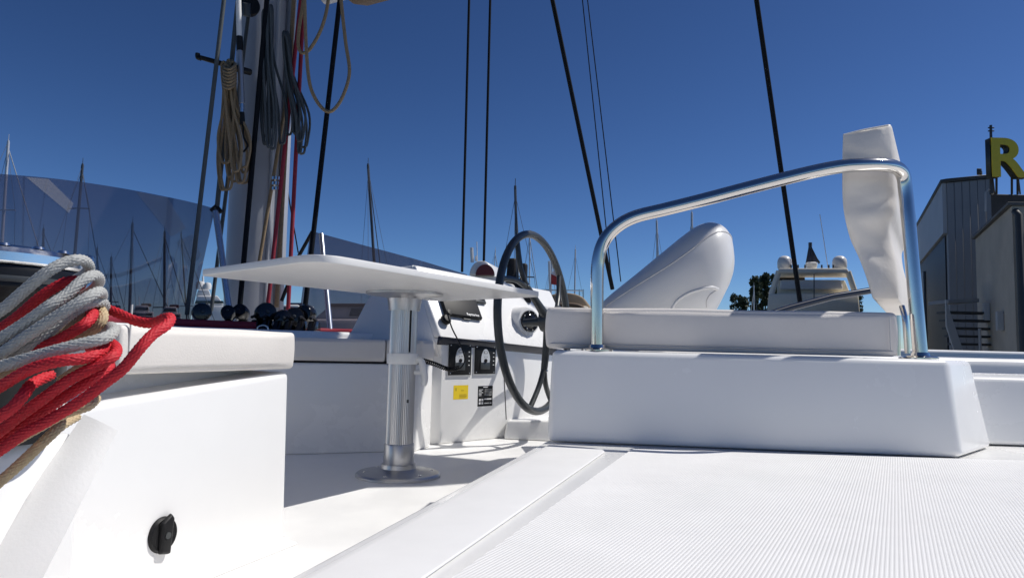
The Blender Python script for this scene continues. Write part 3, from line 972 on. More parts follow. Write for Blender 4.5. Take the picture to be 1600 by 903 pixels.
# handheld microphone with coiled lead
mp_ = px(694, 499, plane=dplane)
MC = thing('radio_microphone', mp_, 'black radio microphone with coiled lead hanging from the dash', 'microphone')
lathe('handset', [(0.001, 0), (0.022, 0.0), (0.028, 0.006), (0.028, 0.02), (0.02, 0.03), (0.001, 0.032)], mp_ - dX * 0.005 + dn * 0.004 - dY * 0.012, BLACK, 24, MC, dn)
lathe('hanger', [(0.001, 0), (0.016, 0.0), (0.016, 0.03), (0.001, 0.032)], mp_ + dX * 0.025 + dn * 0.004 + dY * 0.03, BLACK, 20, MC, dn)
cab = [px(x, y, Y=yy) for x, y, yy in ((699, 490, 3.46), (706, 512, 3.42), (716, 532, 3.38), (724, 550, 3.38), (726, 564, 3.38), (719, 575, 3.38), (706, 577, 3.36), (696, 575, 3.34))]
tube('lead', catmull(cab, 6), 0.0035, BLACK, 8, False, MC)
coil = catmull([px(x, y, Y=yy) for x, y, yy in ((718, 574, 3.38), (706, 577, 3.36), (695, 575, 3.33), (683, 570, 3.28), (671, 566, 3.22), (660, 563, 3.16), (650, 562, 3.12))], 24)
T_, N_ = frames(coil)
helix = []
for i, p in enumerate(coil):
    b = T_[i].cross(N_[i])
    a = i * 2 * math.pi / 6.0
    helix.append(p + (N_[i] * math.cos(a) + b * math.sin(a)) * 0.009)
tube('coiled_lead', helix, 0.0032, BLACK, 6, False, MC)

# ================================================================= STEERING WHEEL
wc = px(838, 503, Y=3.62)
wn_ = Vector((0.905, -0.425, 0.06)).normalized()
wh = Vector((0.425, 0.905, 0)).normalized()
wv = wn_.cross(wh).normalized()
if wv.z < 0: wv = -wv
WR = 0.452
SW = thing('steering_wheel', wc - Z * WR, 'large dark grey steering wheel with three forked spokes at the helm', 'steering wheel')
tube('rim', [wc + (wh * math.cos(a) + wv * math.sin(a)) * WR for a in [2 * math.pi * k / 72 for k in range(72)]], 0.0195, DARKGREY, 14, True, SW)
hub = wc + wn_ * 0.05
lathe('hub', [(0.001, 0), (0.05, 0.0), (0.055, 0.01), (0.055, 0.05), (0.04, 0.065), (0.001, 0.068)], hub - wn_ * 0.02, DARKGREY, 32, SW, wn_)
lathe('axle_boss', [(0.001, 0), (0.02, 0.0), (0.02, 0.04), (0.024, 0.1), (0.001, 0.1)], hub - wn_ * 0.12, DARKGREY, 28, SW, wn_)
def wp(a, r, off):
    return wc + (wh * math.cos(a) + wv * math.sin(a)) * r + wn_ * off
for a0 in (math.radians(273), math.radians(137), math.radians(20)):
    sp = tube('spoke', [wp(a0, 0.03, 0.065), wp(a0, 0.12, 0.05), wp(a0, 0.25, 0.028)], [0.026, 0.02, 0.017], DARKGREY, 12, False, SW)
    for s_ in (-1, 1):
        tube('spoke_fork', catmull([wp(a0, 0.235, 0.03), wp(a0 + s_ * 0.14, 0.33, 0.014), wp(a0 + s_ * 0.33, WR, 0.0)], 5), 0.0135, DARKGREY, 10, False, sp)
    lathe('spoke_bolt', [(0.001, 0), (0.008, 0), (0.006, 0.004), (0.001, 0.005)], wp(a0, 0.25, 0.028) + wn_ * 0.015, STEEL, 12, sp, wn_)

# ================================================================= WINCH AND COILED ROPES (near left)
WCc = flat(px(-22, 450, Y=0.86), 0)
wz = 0.362
WI = thing('winch', flat(WCc, wz), 'black winch with chrome top at the left edge under the coiled ropes', 'winch')
DRUM = mat('winch_black', (0.008, 0.008, 0.008), 0.32, spec=0.35, var=0.2, vscale=40, bump=0.03, bscale=120)
WCHR = mat('winch_chrome', (0.80, 0.81, 0.83), 0.16, 1.0, rvar=0.08, vscale=60)
lathe('drum', [(0.001, 0), (0.085, 0.0), (0.085, 0.015), (0.082, 0.03), (0.09, 0.08), (0.094, 0.14), (0.102, 0.178), (0.105, 0.182), (0.105, 0.2), (0.103, 0.206), (0.001, 0.206)], flat(WCc, wz + 0.001), DRUM, 56, WI)
lathe('rim_band', [(0.001, 0), (0.1065, 0.0), (0.1075, 0.003), (0.1065, 0.007), (0.001, 0.007)], flat(WCc, wz + 0.188), DARKGREY, 56, WI)
TP = lathe('chrome_top', [(0.001, 0.0), (0.104, 0.0), (0.107, 0.003), (0.107, 0.013), (0.102, 0.019), (0.09, 0.021), (0.078, 0.019), (0.07, 0.025), (0.05, 0.027), (0.045, 0.021), (0.001, 0.021)], flat(WCc, wz + 0.2085), WCHR, 64, WI)
for k in range(16):
    a = k * math.pi / 8
    q = flat(WCc, wz + 0.2292) + Vector((math.cos(a) * 0.091, math.sin(a) * 0.091, 0))
    lathe('stud', [(0.001, 0), (0.007, 0), (0.006, 0.003), (0.001, 0.0035)], q, WCHR, 10, TP)
arm_d = Vector((0.93, 0.36, 0)).normalized()
arm_n = Vector((-arm_d.y, arm_d.x, 0))
q = flat(WCc, wz + 0.15) + arm_d * 0.105
hexa('feeder_arm', [q - arm_n * 0.012, q + arm_d * 0.012 - arm_n * 0.012, q + arm_d * 0.012 + arm_n * 0.012, q + arm_n * 0.012],
     [q - arm_n * 0.01 + Z * 0.082 - arm_d * 0.012, q + arm_d * 0.008 - arm_n * 0.01 + Z * 0.082, q + arm_d * 0.008 + arm_n * 0.01 + Z * 0.082, q + arm_n * 0.01 + Z * 0.082 - arm_d * 0.012], STEEL, 0.003, 2, WI)
# white plinth for the winch
pl = flat(WCc, 0)
PLN = [pl + Vector(v) for v in ((-0.5, -0.45, 0.001), (0.04, -0.35, 0.001), (0.08, 0.12, 0.001), (-0.5, 0.2, 0.001))]
PLT = [pl + Vector(v) for v in ((-0.5, -0.42, wz), (0.02, -0.3, wz), (0.06, 0.12, wz), (-0.5, 0.2, wz))]
o = hexa('winch_plinth', PLN, PLT, GEL, 0.02, 4)
tag(o, 'white moulded plinth under the winch at the left edge', 'plinth')
# hanging vinyl flap
def flap_pt(u, v):
    tl, tr = px(131, 647, Y=0.985), px(184, 673, Y=0.98)
    bl, br = px(-45, 905, Y=0.82), px(64, 908, Y=0.82)
    p = (tl * (1 - u) + tr * u) * (1 - v) + (bl * (1 - u) + br * u) * v
    bow = math.sin(math.pi * u) * 0.004 + 0.012 * math.sin(math.pi * v) * (1 - u)
    return p + Vector((0.5, -0.8, 0.3)).normalized() * bow
NV, NU = 18, 10
V, F = [], []
for side in (0, 1):
    for i in range(NV + 1):
        for j in range(NU + 1):
            V.append(flap_pt(j / NU, i / NV) + Vector((0.5, -0.8, 0.3)).normalized() * (-0.005 * side))
def vid(s, i, j): return s * (NV + 1) * (NU + 1) + i * (NU + 1) + j
for i in range(NV):
    for j in range(NU):
        F.append((vid(0, i, j), vid(0, i + 1, j), vid(0, i + 1, j + 1), vid(0, i, j + 1)))
        F.append((vid(1, i, j), vid(1, i, j + 1), vid(1, i + 1, j + 1), vid(1, i + 1, j)))
for i in range(NV):
    for j in (0, NU):
        F.append((vid(0, i, j), vid(0, i + 1, j), vid(1, i + 1, j), vid(1, i, j)))
for j in range(NU):
    for i in (0, NV):
        F.append((vid(0, i, j), vid(0, i, j + 1), vid(1, i, j + 1), vid(1, i, j)))
bm = bmesh.new()
tmp = new_mesh('tmp', V, F, None)
bm.from_mesh(tmp)
o = link('vinyl_flap', bm_mesh('vinyl_flap', bm, mat('white_vinyl', (0.76, 0.755, 0.74), 0.5, var=0.03, bump=0.05, bscale=200), True, 60))
tag(o, 'white vinyl flap hanging below the coiled ropes at the lower left', 'flap')

def braided(name, strands, R, material, label, segs=40, step=0.0008):
    Vs, Fs = [], []
    v0 = 0
    for pts in strands:
        pts = list(pts)
        if pts[0][0] == -60:               # carry on round the back of the winch drum
            x0_, y0_, d0 = pts[0]
            pts = [(-40, y0_ - 70, 1.04), (-120, y0_ - 60, 1.02), (-190, y0_ - 40, 0.92), (-190, y0_ - 5, 0.79), (-130, y0_ + 10, 0.69)] + pts
        pts = [px(x, y, Y=yy) for x, y, yy in pts]
        cr_ = catmull(pts, 24)
        P = np.array([list(p) for p in cr_])
        d = np.linalg.norm(np.diff(P, axis=0), axis=1)
        s = np.concatenate([[0], np.cumsum(d)])
        n = max(8, int(s[-1] / step))
        ss = np.linspace(0, s[-1], n)
        Q = np.stack([np.interp(ss, s, P[:, k]) for k in range(3)], 1)
        # smooth
        ker = np.ones(9) / 9
        Qp = np.pad(Q, ((4, 4), (0, 0)), mode='edge')
        Q = np.stack([np.convolve(Qp[:, k], ker, 'valid') for k in range(3)], 1)
        T = np.gradient(Q, axis=0)
        T /= np.linalg.norm(T, axis=1)[:, None] + 1e-12
        N = np.zeros_like(T)
        nv = np.cross(T[0], [0.3, 0.2, 0.93]); nv /= np.linalg.norm(nv)
        for i in range(n):
            nv = nv - T[i] * nv.dot(T[i]); nv /= np.linalg.norm(nv)
            N[i] = nv
        B = np.cross(T, N)
        th = np.arange(segs) * 2 * np.pi / segs
        aa = 10 * th[None, :] / (2 * np.pi) + ss[:, None] / 0.0070
        bb = 10 * th[None, :] / (2 * np.pi) - ss[:, None] / 0.0070
        u = (aa - np.floor(aa)) * 2 - 1
        v = (bb - np.floor(bb)) * 2 - 1
        par = (np.floor(aa) + np.floor(bb)) % 2
        h = np.where(par == 0, (1 - u ** 2) * (1 - 0.45 * v ** 2), (1 - v ** 2) * (1 - 0.45 * u ** 2))
        rr_ = R * (0.76 + 0.33 * h)
        pos = Q[:, None, :] + (N[:, None, :] * np.cos(th)[None, :, None] + B[:, None, :] * np.sin(th)[None, :, None]) * rr_[..., None]
        Vs.append(pos.reshape(-1, 3))
        i = np.arange(n - 1)[:, None]
        k = np.arange(segs)[None, :]
        k2 = (k + 1) % segs
        q = np.stack([v0 + i * segs + k, v0 + i * segs + k2, v0 + (i + 1) * segs + k2, v0 + (i + 1) * segs + k], -1).reshape(-1, 4)
        Fs.append(q)
        v0 += n * segs
    Vn = np.concatenate(Vs); Fn = np.concatenate(Fs)
    me = bpy.data.meshes.new(name)
    me.vertices.add(len(Vn)); me.vertices.foreach_set('co', Vn.astype(np.float32).ravel())
    me.loops.add(len(Fn) * 4); me.loops.foreach_set('vertex_index', Fn.astype(np.int32).ravel())
    me.polygons.add(len(Fn)); me.polygons.foreach_set('loop_start', np.arange(0, len(Fn) * 4, 4, dtype=np.int32))
    me.polygons.foreach_set('loop_total', np.full(len(Fn), 4, dtype=np.int32))
    me.polygons.foreach_set('use_smooth', np.ones(len(Fn), dtype=bool))
    me.update(calc_edges=True); me.validate()
    me.materials.append(material)
    o = link(name, me)
    return tag(o, label, 'rope', 'coiled ropes on the winch')

def D(l, y):   # give a list of pixels one depth
    return [(a, b, y) for a, b in l]
grey = [
    [(-60, 520, .66), (0, 486, .66), (37, 455, .66), (71, 427, .66), (102, 410, .67), (124, 406, .68), (136, 411, .70), (139, 421, .72), (130, 430, .75), (112, 440, .79)],
    [(-60, 560, .65), (0, 529, .65), (40, 504, .65), (74, 480, .65), (102, 462, .66), (124, 442, .67), (140, 432, .68), (151, 431, .70), (155, 440, .72), (146, 452, .75), (130, 462, .79)],
    [(-60, 588, .645), (0, 553, .645), (31, 532, .645), (78, 501, .645), (118, 476, .65), (143, 461, .66), (156, 456, .68), (159, 464, .71), (150, 472, .74), (134, 480, .78)],
    [(-60, 602, .66), (0, 566, .66), (60, 531, .66), (108, 492, .67), (140, 474, .68), (158, 472, .70), (163, 480, .72), (152, 488, .75), (138, 494, .78)],
    [(-60, 580, .63), (0, 572, .63), (40, 561, .625), (93, 546, .625), (133, 536, .63), (163, 528, .64), (177, 519, .66), (173, 511, .69), (160, 517, .72), (140, 530, .75)],
]
red = [
    [(-60, 552, .69), (0, 514, .69), (31, 492, .685), (62, 465, .685), (93, 445, .69), (116, 438, .70), (127, 443, .73), (116, 452, .78)],
    [(40, 552, .67), (72, 540, .66), (102, 525, .66), (132, 507, .66), (145, 492, .68), (139, 483, .71), (120, 490, .75)],
    [(150, 482, .74), (170, 484, .73), (188, 491, .72), (211, 501, .71), (236, 505, .70), (256, 498, .685), (266, 497, .67), (260, 508, .655), (238, 523, .64), (217, 546, .63), (192, 576, .63), (161, 600, .63), (125, 627, .63), (72, 659, .63), (36, 678, .63), (0, 703, .63), (-50, 735, .63)],
    [(-60, 640, .62), (0, 604, .62), (47, 577, .615), (93, 564, .615), (130, 560, .625), (155, 551, .64), (167, 541, .67)],
    [(-60, 715, .64), (0, 674, .64), (30, 650, .635), (71, 620, .63), (109, 593, .63), (153, 570, .635), (178, 556, .645), (181, 543, .67), (167, 536, .70), (140, 545, .74)],
    [(-60, 690, .61), (0, 650, .61), (20, 636, .61), (38, 615, .615), (50, 600, .63), (80, 585, .66)],
    [(-60, 735, .65), (0, 692, .65), (40, 662, .645), (90, 627, .645), (130, 601, .65), (156, 583, .66), (172, 572, .68), (150, 575, .72)],
]
tan = [
    [(40, 565, .70), (62, 546, .69), (93, 521, .69), (128, 499, .70), (140, 490, .72)],
    [(90, 545, .70), (120, 530, .69), (150, 512, .685), (161, 495, .69), (155, 483, .71), (138, 486, .75)],
    [(95, 595, .69), (130, 572, .68), (158, 557, .68), (169, 545, .70), (160, 538, .73)],
    [(-60, 612, .64), (0, 587, .64), (31, 575, .645), (70, 566, .66)],
    [(20, 690, .66), (61, 667, .66), (100, 646, .66), (137, 634, .665), (150, 622, .69)],
    [(-60, 800, .68), (0, 752, .68), (36, 720, .675), (72, 686, .675), (95, 665, .69), (120, 650, .72)],
]
braided('coiled_rope', grey, 0.0052, R_GREY, 'light grey braided rope coiled uppermost over the winch')
braided('coiled_rope', red, 0.0049, R_RED, 'bright red braided rope coiled at left, one loop lying out over the cushion')
braided('coiled_rope', tan, 0.0048, R_TAN, 'tan braided rope tucked among the grey and red coils')

# ================================================================= MAST, RIGGING, WINDSCREEN
MY = 4.7
def mast_axis(y):
    xl = 353 + (375 - 353) * (478 - y) / 478
    xr = 441 + (464 - 441) * (478 - y) / 478
    return (xl + xr) / 2, (xr - xl)
mb = px(mast_axis(500)[0], 500, Y=MY)
mt = px(mast_axis(0)[0], 0, Y=MY)
mdir = (mt - mb).normalized()
mb = mb - mdir * ((mb.z - 0.5) / mdir.z)
wid = 88 / FPX * MY
MA = thing('mast', mb, 'tall grey aluminium mast hung with coiled lines behind the table', 'mast')
e1_ = Vector((0.96, 0.28, 0)).normalized()
e2_ = Vector((-0.28, 0.96, 0)).normalized()
V, F = [], []
n = 40
for h in (0.006, 14.0):
    for k in range(n):
        a = 2 * math.pi * k / n
        V.append(mb + mdir * h + e1_ * (wid / 2 * abs(math.cos(a)) ** 0.8 * (1 if math.cos(a) > 0 else -1)) + e2_ * (wid * 0.62 * abs(math.sin(a)) ** 0.8 * (1 if math.sin(a) > 0 else -1)))
for k in range(n):
    F.append((k, (k + 1) % n, n + (k + 1) % n, n + k))
F.append(tuple(range(n, 2 * n)))
link('spar', new_mesh('spar', V, F, MASTM), MA)
tq0 = mb + e1_ * (wid * 0.40) - e2_ * (wid * 0.50)
tube('luff_track', [tq0, tq0 + mdir * 14], 0.022, MASTD, 8, False, MA)
tq0 = mb + e1_ * (wid * 0.22) - e2_ * (wid * 0.60)
tube('sail_groove', [tq0, tq0 + mdir * 14], 0.012, MASTM, 8, False, MA)
lathe('mast_collar', [(0.001, 0), (wid * 0.85, 0), (wid * 0.85, 0.02), (wid * 0.7, 0.05), (0.001, 0.05)], flat(mb, 0.551), BLACK, 36, MA)
# shackle fitting on the right of the mast
for yy in (282, 290, 298):
    lathe('halyard_fitting', [(0.001, 0), (0.03, 0), (0.03, 0.02), (0.001, 0.02)], px(432, yy, Y=MY - 0.32), STEEL, 16, MA)

def line(name, a, b, Ya, Yb, r, material, label, cat='line', sag=None, group=None):
    A, B = px(*a, Y=Ya), px(*b, Y=Yb)
    d = (A - B)
    top = A + d.normalized() * 5.0            # goes on up out of sight
    o = tube(name, [B, A, top], r, material, 8)
    return tag(o, label, cat, group)
line('shroud', (733, 0), (722, 425), 6.0, 6.0, 0.011, R_BLACK, 'black stay, left one of the close pair above the table', 'stay')
line('shroud', (766, 0), (756, 408), 6.0, 6.0, 0.011, R_BLACK, 'black stay, right one of the close pair above the table', 'stay')
line('shroud', (863, 0), (957, 452), 5.0, 5.6, 0.0165, R_BLACK, 'thick black stay slanting down behind the left bend of the rail', 'stay')
line('shroud', (910, 0), (956, 442), 9, 9, 0.007, R_BLACK, 'thin wire, left one of the fine pair beside the slanting stay', 'wire')
line('shroud', (918, 0), (970, 440), 9, 9, 0.007, R_BLACK, 'thin wire, right one of the fine pair beside the slanting stay', 'wire')
line('shroud', (1182, 0), (1251, 478), 4.6, 5.0, 0.0175, R_BLACK, 'thick black stay crossing behind the polished rail on the right', 'stay')
line('running_line', (350, 0), (292, 492), 4.0, 4.0, 0.013, R_DGREY, 'shaded grey line crossing the tinted screen left of the mast')
line('running_line', (531, 0), (476, 486), 4.2, 4.2, 0.0155, R_BLACK, 'thick black line slanting down right of the mast through the rope loop')
line('running_line', (417, 0), (374, 486), 4.15, 4.15, 0.016, R_BLACK, 'black line running down the face of the mast')
line('halyard', (470, 0), (418, 482), 4.25, 4.25, 0.013, R_DRED, 'red halyard running down the right side of the mast')
line('halyard', (467, 150), (450, 486), 4.3, 4.3, 0.013, R_DRED, 'dark red halyard hanging just right of the mast')
line('halyard', (459, 0), (432, 480), 4.3, 4.3, 0.014, R_DTAN, 'tan halyard along the mast edge next to the red one')
line('halyard', (440, 200), (400, 440), 4.4, 4.4, 0.012, R_DTAN, 'faint tan line across the lower mast face')
line('running_line', (372, 0), (338, 335), 4.2, 4.2, 0.015, R_DGREY, 'shaded grey line down the left edge of the mast')
line('running_line', (366, 200), (330, 486), 4.3, 4.3, 0.012, R_DGREY, 'grey green line between windscreen post and mast')
line('running_line', (448, 290), (466, 395), 5.2, 5.2, 0.005, R_BLACK, 'thin dark line right of the mast foot')

# coiled hanks on the mast
def hank(name, top, bottom, width, n, Yd, r, material, label, seed, skew=0):
    rg = random.Random(seed)
    loops = []
    for i in range(n):
        x0 = top[0] + rg.uniform(-width, width) * 0.25
        xb = bottom[0] + rg.uniform(-width, width) * 0.6
        yb = bottom[1] + rg.uniform(-45, 12)
        yt = top[1] + rg.uniform(-4, 8)
        w = width * rg.uniform(0.35, 0.8)
        yd = Yd + rg.uniform(-0.06, 0.06)
        pts = [(x0 - w * 0.18, yt), (x0 - w * 0.3 + (xb - x0) * 0.3, yt + (yb - yt) * 0.35), (xb - w * 0.5, yt + (yb - yt) * 0.72), (xb - w * 0.3, yb - 6), (xb, yb), (xb + w * 0.32, yb - 8), (xb + w * 0.45, yt + (yb - yt) * 0.7), (x0 + w * 0.25 + (xb - x0) * 0.3, yt + (yb - yt) * 0.35), (x0 + w * 0.16, yt)]
        loops.append(catmull([px(a, b, Y=yd) for a, b in pts], 6, True))
    o = thing(name, px(*bottom, Y=Yd), label, 'rope', 'rope hanks on the mast')
    tubes('loops', loops, r, material, 8, True, o)
    return o
h1 = hank('rope_hank', (358, 105), (367, 292), 30, 10, 4.1, 0.0082, R_DTAN, 'tan rope hank hanging from the bar on the left of the mast', 3)
wr = []
for i in range(7):
    y0 = 104 + i * 5
    wr.append(catmull([px(x, y, Y=yy) for x, y, yy in ((350 - (i % 2), y0, 4.06), (358, y0 + 5, 4.0), (368, y0 - 3, 4.06), (360, y0 - 6, 4.14))], 6, True))
tubes('wrapping', wr, 0.0085, R_DTAN, 8, True, h1)
hank('rope_hank', (418, 20), (428, 236), 26, 8, 4.2, 0.0078, R_DGREY, 'shaded grey rope hank on the face of the mast', 9)
hank('rope_hank', (450, 60), (464, 246), 22, 7, 4.25, 0.0075, R_DGREY, 'shaded grey rope hank hanging off the right side of the mast', 12)
# big tan loops
lo = [
    catmull([px(x, y, Y=4.1) for x, y in ((474, -60), (476, 0), (478, 66), (483, 126), (493, 155), (508, 173), (521, 172), (536, 150), (546, 113), (540, 66), (533, 0), (530, -60))], 7),
    catmull([px(x, y, Y=4.15) for x, y in ((516, -60), (513, 0), (503, 43), (485, 76), (472, 83), (466, 70), (468, 40), (474, 0), (474, -50))], 7)]
o = thing('rope_loop', px(510, 176, Y=4.1), 'big tan rope loops hanging free against the sky right of the mast', 'rope')
tubes('loops', lo, 0.0105, R_DTAN, 10, False, o)
# boom with its sail bag, running aft over the cockpit from the mast
bd = Vector((0.92, -0.39, 0)).normalized()
bnn = Vector((0.39, 0.92, 0)).normalized()
bs = flat(px(479, 10, Y=4.35), 0)
bs = bs + bnn * (3.887 - bs.dot(bnn))
BO = thing('boom', bs + Z * 2.58, 'boom with brown sail bag, its end at the top edge right of the mast', 'boom')
bag = [(-0.06, 2.585), (-0.2, 2.66), (-0.285, 2.9), (-0.285, 3.28), (-0.12, 3.36), (0.12, 3.36), (0.285, 3.2), (0.285, 2.75), (0.2, 2.64), (0.06, 2.585)]
extrude_profile('sail_bag', [bs + bnn * u + Z * (v + 0.28) for u, v in bag], bd * 3.75 + Z * 0.22, CANVAS, 0.03, 2, BO)
tube('boom_spar', [bs + Z * 2.95 - bd * 0.2, bs + Z * 3.18 + bd * 3.85], 0.07, MASTM, 14, False, BO)
# bar with hook on the mast
o = thing('mast_bar', px(345, 100, Y=4.2), 'dark bar with a turned up end sticking out left of the mast', 'bar')
tube('bar', [px(x, y, Y=yy) for x, y, yy in ((312, 90, 4.1), (340, 98, 4.15), (372, 108, 4.3), (390, 113, 4.4))], [0.014, 0.016, 0.022, 0.022], BLACK, 10, False, o)
tube('hook', catmull([px(x, y, Y=4.1) for x, y in ((309, 84), (309, 90), (314, 92))], 5), 0.014, BLACK, 10, False, o)
# turnbuckle cylinder
o = thing('backstay_tensioner', px(376, 240, Y=4.1), 'white and steel tensioner tube hanging at the left mast edge', 'tensioner')
tube('tube', [px(372, -30, Y=4.1), px(374, 60, Y=4.1)], 0.016, PLASW, 12, False, o)
tube('clamp', [px(374, 58, Y=4.1), px(375, 80, Y=4.1)], 0.02, BLACK, 12, False, o)
tube('rod', [px(375, 80, Y=4.1), px(378, 162, Y=4.1)], 0.017, mat('grey_tube', (0.32, 0.33, 0.36), 0.35, 0.6), 12, False, o)
tube('ferrule', [px(378, 160, Y=4.1), px(378, 176, Y=4.1)], 0.013, STEEL, 12, False, o)
tube('end_clamp', [px(378, 176, Y=4.1), px(379, 195, Y=4.1)], 0.015, BLACK, 12, False, o)
tube('tail', catmull([px(379, 194, Y=4.1), px(381, 215, Y=4.1), px(387, 228, Y=4.1), px(380, 238, Y=4.1)], 5), 0.006, BLACK, 8, False, o)
o = thing('mast_block', px(385, 25, Y=4.2), 'black pulley block on the mast near the top edge', 'block')
lathe('sheave', [(0.001, 0), (0.06, 0.0), (0.065, 0.01), (0.065, 0.04), (0.06, 0.05), (0.001, 0.05)], px(387, 12, Y=4.25), BLACK, 24, o, Vector((0.6, -0.8, 0)))
hexa('cheek', [px(x, y, Y=4.18) for x, y in ((378, 26), (392, 28), (392, 5), (378, 3))], [px(x, y, Y=4.14) for x, y in ((380, 24), (390, 26), (390, 7), (380, 5))], DARKGREY, 0.004, 2, o)

# windscreen
gm = bpy.data.materials.new('smoked_acrylic')
gm.use_nodes = True
nt = gm.node_tree
for nd in list(nt.nodes):
    if nd.type == 'BSDF_PRINCIPLED': nt.nodes.remove(nd)
out = [nd for nd in nt.nodes if nd.type == 'OUTPUT_MATERIAL'][0]
tr = nt.nodes.new('ShaderNodeBsdfTransparent')
tr.inputs[0].default_value = (0.56, 0.53, 0.565, 1)
gl = nt.nodes.new('ShaderNodeBsdfGlossy')
gl.inputs['Roughness'].default_value = 0.03
gl.inputs[0].default_value = (0.9, 0.9, 0.95, 1)
df = nt.nodes.new('ShaderNodeBsdfDiffuse')
df.inputs[0].default_value = (0.10, 0.10, 0.13, 1)
fr = nt.nodes.new('ShaderNodeFresnel')
fr.inputs[0].default_value = 1.35
m1 = nt.nodes.new('ShaderNodeMixShader')
m2 = nt.nodes.new('ShaderNodeMixShader')
m1.inputs[0].default_value = 0.13
nt.links.new(tr.outputs[0], m1.inputs[1]); nt.links.new(df.outputs[0], m1.inputs[2])
m2.inputs[0].default_value = 0.05; nt.links.new(m1.outputs[0], m2.inputs[1]); nt.links.new(gl.outputs[0], m2.inputs[2])
nt.links.new(m2.outputs[0], out.inputs[0])
SMOKE = gm

def pane(name, tops, bottoms, th, parent, material=SMOKE):
    T1, B1 = catmull(tops, 6), catmull(bottoms, 6)
    V, F = [], []
    n = len(T1)
    for i in range(n):
        d = (T1[min(i + 1, n - 1)] - T1[max(i - 1, 0)])
        nn = Vector((d.y, -d.x, 0)).normalized() * th
        V += [T1[i], B1[i], B1[i] - nn, T1[i] - nn]
    for i in range(n - 1):
        a, b = i * 4, i * 4 + 4
        for k in range(4):
            F.append((a + k, a + (k + 1) % 4, b + (k + 1) % 4, b + k))
    F.append((0, 1, 2, 3)); F.append(((n - 1) * 4 + 3, (n - 1) * 4 + 2, (n - 1) * 4 + 1, (n - 1) * 4))
    me = new_mesh(name, V, F, material, True)
    me.set_sharp_from_angle(angle=math.radians(40))
    return link(name, me, parent)
WS = thing('windscreen', px(170, 495, Y=3.6), 'long curved smoked windscreen panel at the left', 'windscreen')
tp = [px(-160, 262, Y=2.9), px(0, 272, Y=3.25), px(100, 281, Y=3.55), px(200, 296, Y=3.85), px(290, 314, Y=4.1), px(336, 326, Y=4.2)]
bt = [flat(p, 0.551) + Vector((0.0, -0.02, 0)) for p in tp]
bt[-1] = flat(px(296, 490, Y=4.16), 0.551)
bt[-2] = flat(px(255, 490, Y=4.06), 0.551)
PANE = pane('pane', tp, bt, 0.006, WS)
STRUTM = mat('strut_tube', (0.45, 0.48, 0.54), 0.25, 0.8)
tube('strut', [px(337, 330, Y=4.19), px(361, 508, Y=4.1)], 0.019, STRUTM, 14, False, WS)
tube('clip', [px(330, 330, Y=4.2), px(338, 322, Y=4.2), px(345, 332, Y=4.2)], 0.016, BLACK, 10, False, WS)
tube('edge_seal', bt[:4], 0.010, BLACK, 8, False, WS)
# pale see-through sheets imitating the reflective bands on the pane
REFLECT = bpy.data.materials.new('pale_reflection')
REFLECT.use_nodes = True
nt = REFLECT.node_tree
for nd in list(nt.nodes):
    if nd.type == 'BSDF_PRINCIPLED': nt.nodes.remove(nd)
out = [nd for nd in nt.nodes if nd.type == 'OUTPUT_MATERIAL'][0]
tr = nt.nodes.new('ShaderNodeBsdfTransparent'); tr.inputs[0].default_value = (0.93, 0.93, 0.93, 1)
df = nt.nodes.new('ShaderNodeBsdfDiffuse'); df.inputs[0].default_value = (0.35, 0.35, 0.37, 1)
mx = nt.nodes.new('ShaderNodeMixShader'); mx.inputs[0].default_value = 0.26
nt.links.new(tr.outputs[0], mx.inputs[1]); nt.links.new(df.outputs[0], mx.inputs[2]); nt.links.new(mx.outputs[0], out.inputs[0])
from mathutils.bvhtree import BVHTree
off_ = WLOC[PANE.name]
PBVH = BVHTree.FromPolygons([v.co + off_ for v in PANE.data.vertices], [tuple(p.vertices) for p in PANE.data.polygons])
def reflection(quad):
    n = 10
    V, F = [], []
    for i in range(n + 1):
        for j in range(n + 1):
            u, v = i / n, j / n
            x = (quad[0][0] * (1 - u) + quad[1][0] * u) * (1 - v) + (quad[3][0] * (1 - u) + quad[2][0] * u) * v
            y = (quad[0][1] * (1 - u) + quad[1][1] * u) * (1 - v) + (quad[3][1] * (1 - u) + quad[2][1] * u) * v
            d = ray(x, y)
            hit = PBVH.ray_cast(CAM, d)[0]
            if hit is None:
                hit = px(x, y, Y=float(np.interp(x, [0, 100, 200, 336], [3.25, 3.55, 3.85, 4.2])))
            V.append(hit - d * 0.006)
    for i in range(n):
        for j in range(n):
            F.append((i * (n + 1) + j, (i + 1) * (n + 1) + j, (i + 1) * (n + 1) + j + 1, i * (n + 1) + j + 1))
    return link('reflection_band', new_mesh('reflection_band', V, F, REFLECT), WS)
reflection([(41, 277), (76, 280), (115, 318), (108, 333)])
reflection([(213, 300), (262, 309), (291, 357), (268, 370)])
reflection([(276, 378), (301, 366), (315, 400), (296, 418)])

WS2 = thing('windscreen', px(590, 500, Y=5.2), 'smoked windscreen panel tapering away right of the mast', 'windscreen')
zt2 = px(500, 362, Y=4.6).z
tp = [px(486, 361, Y=4.6), px(560, 381, z=zt2), px(620, 397, z=zt2), px(660, 408, z=zt2), px(700, 420, z=zt2), px(730, 429, z=zt2)]
bt = [flat(px(466, 500, Y=4.55), 0.551)] + [flat(p, 0.551) for p in tp[1:]]
pane('pane', tp, bt, 0.006, WS2)
tube('strut', [px(502, 366, Y=4.58), px(516, 517, Y=4.3)], 0.017, STRUTM, 14, False, WS2)
tube('edge_frame', [px(488, 362, Y=4.6), px(468, 398, Y=4.58), px(440, 470, Y=4.5)], 0.012, BLACK, 10, False, WS2)

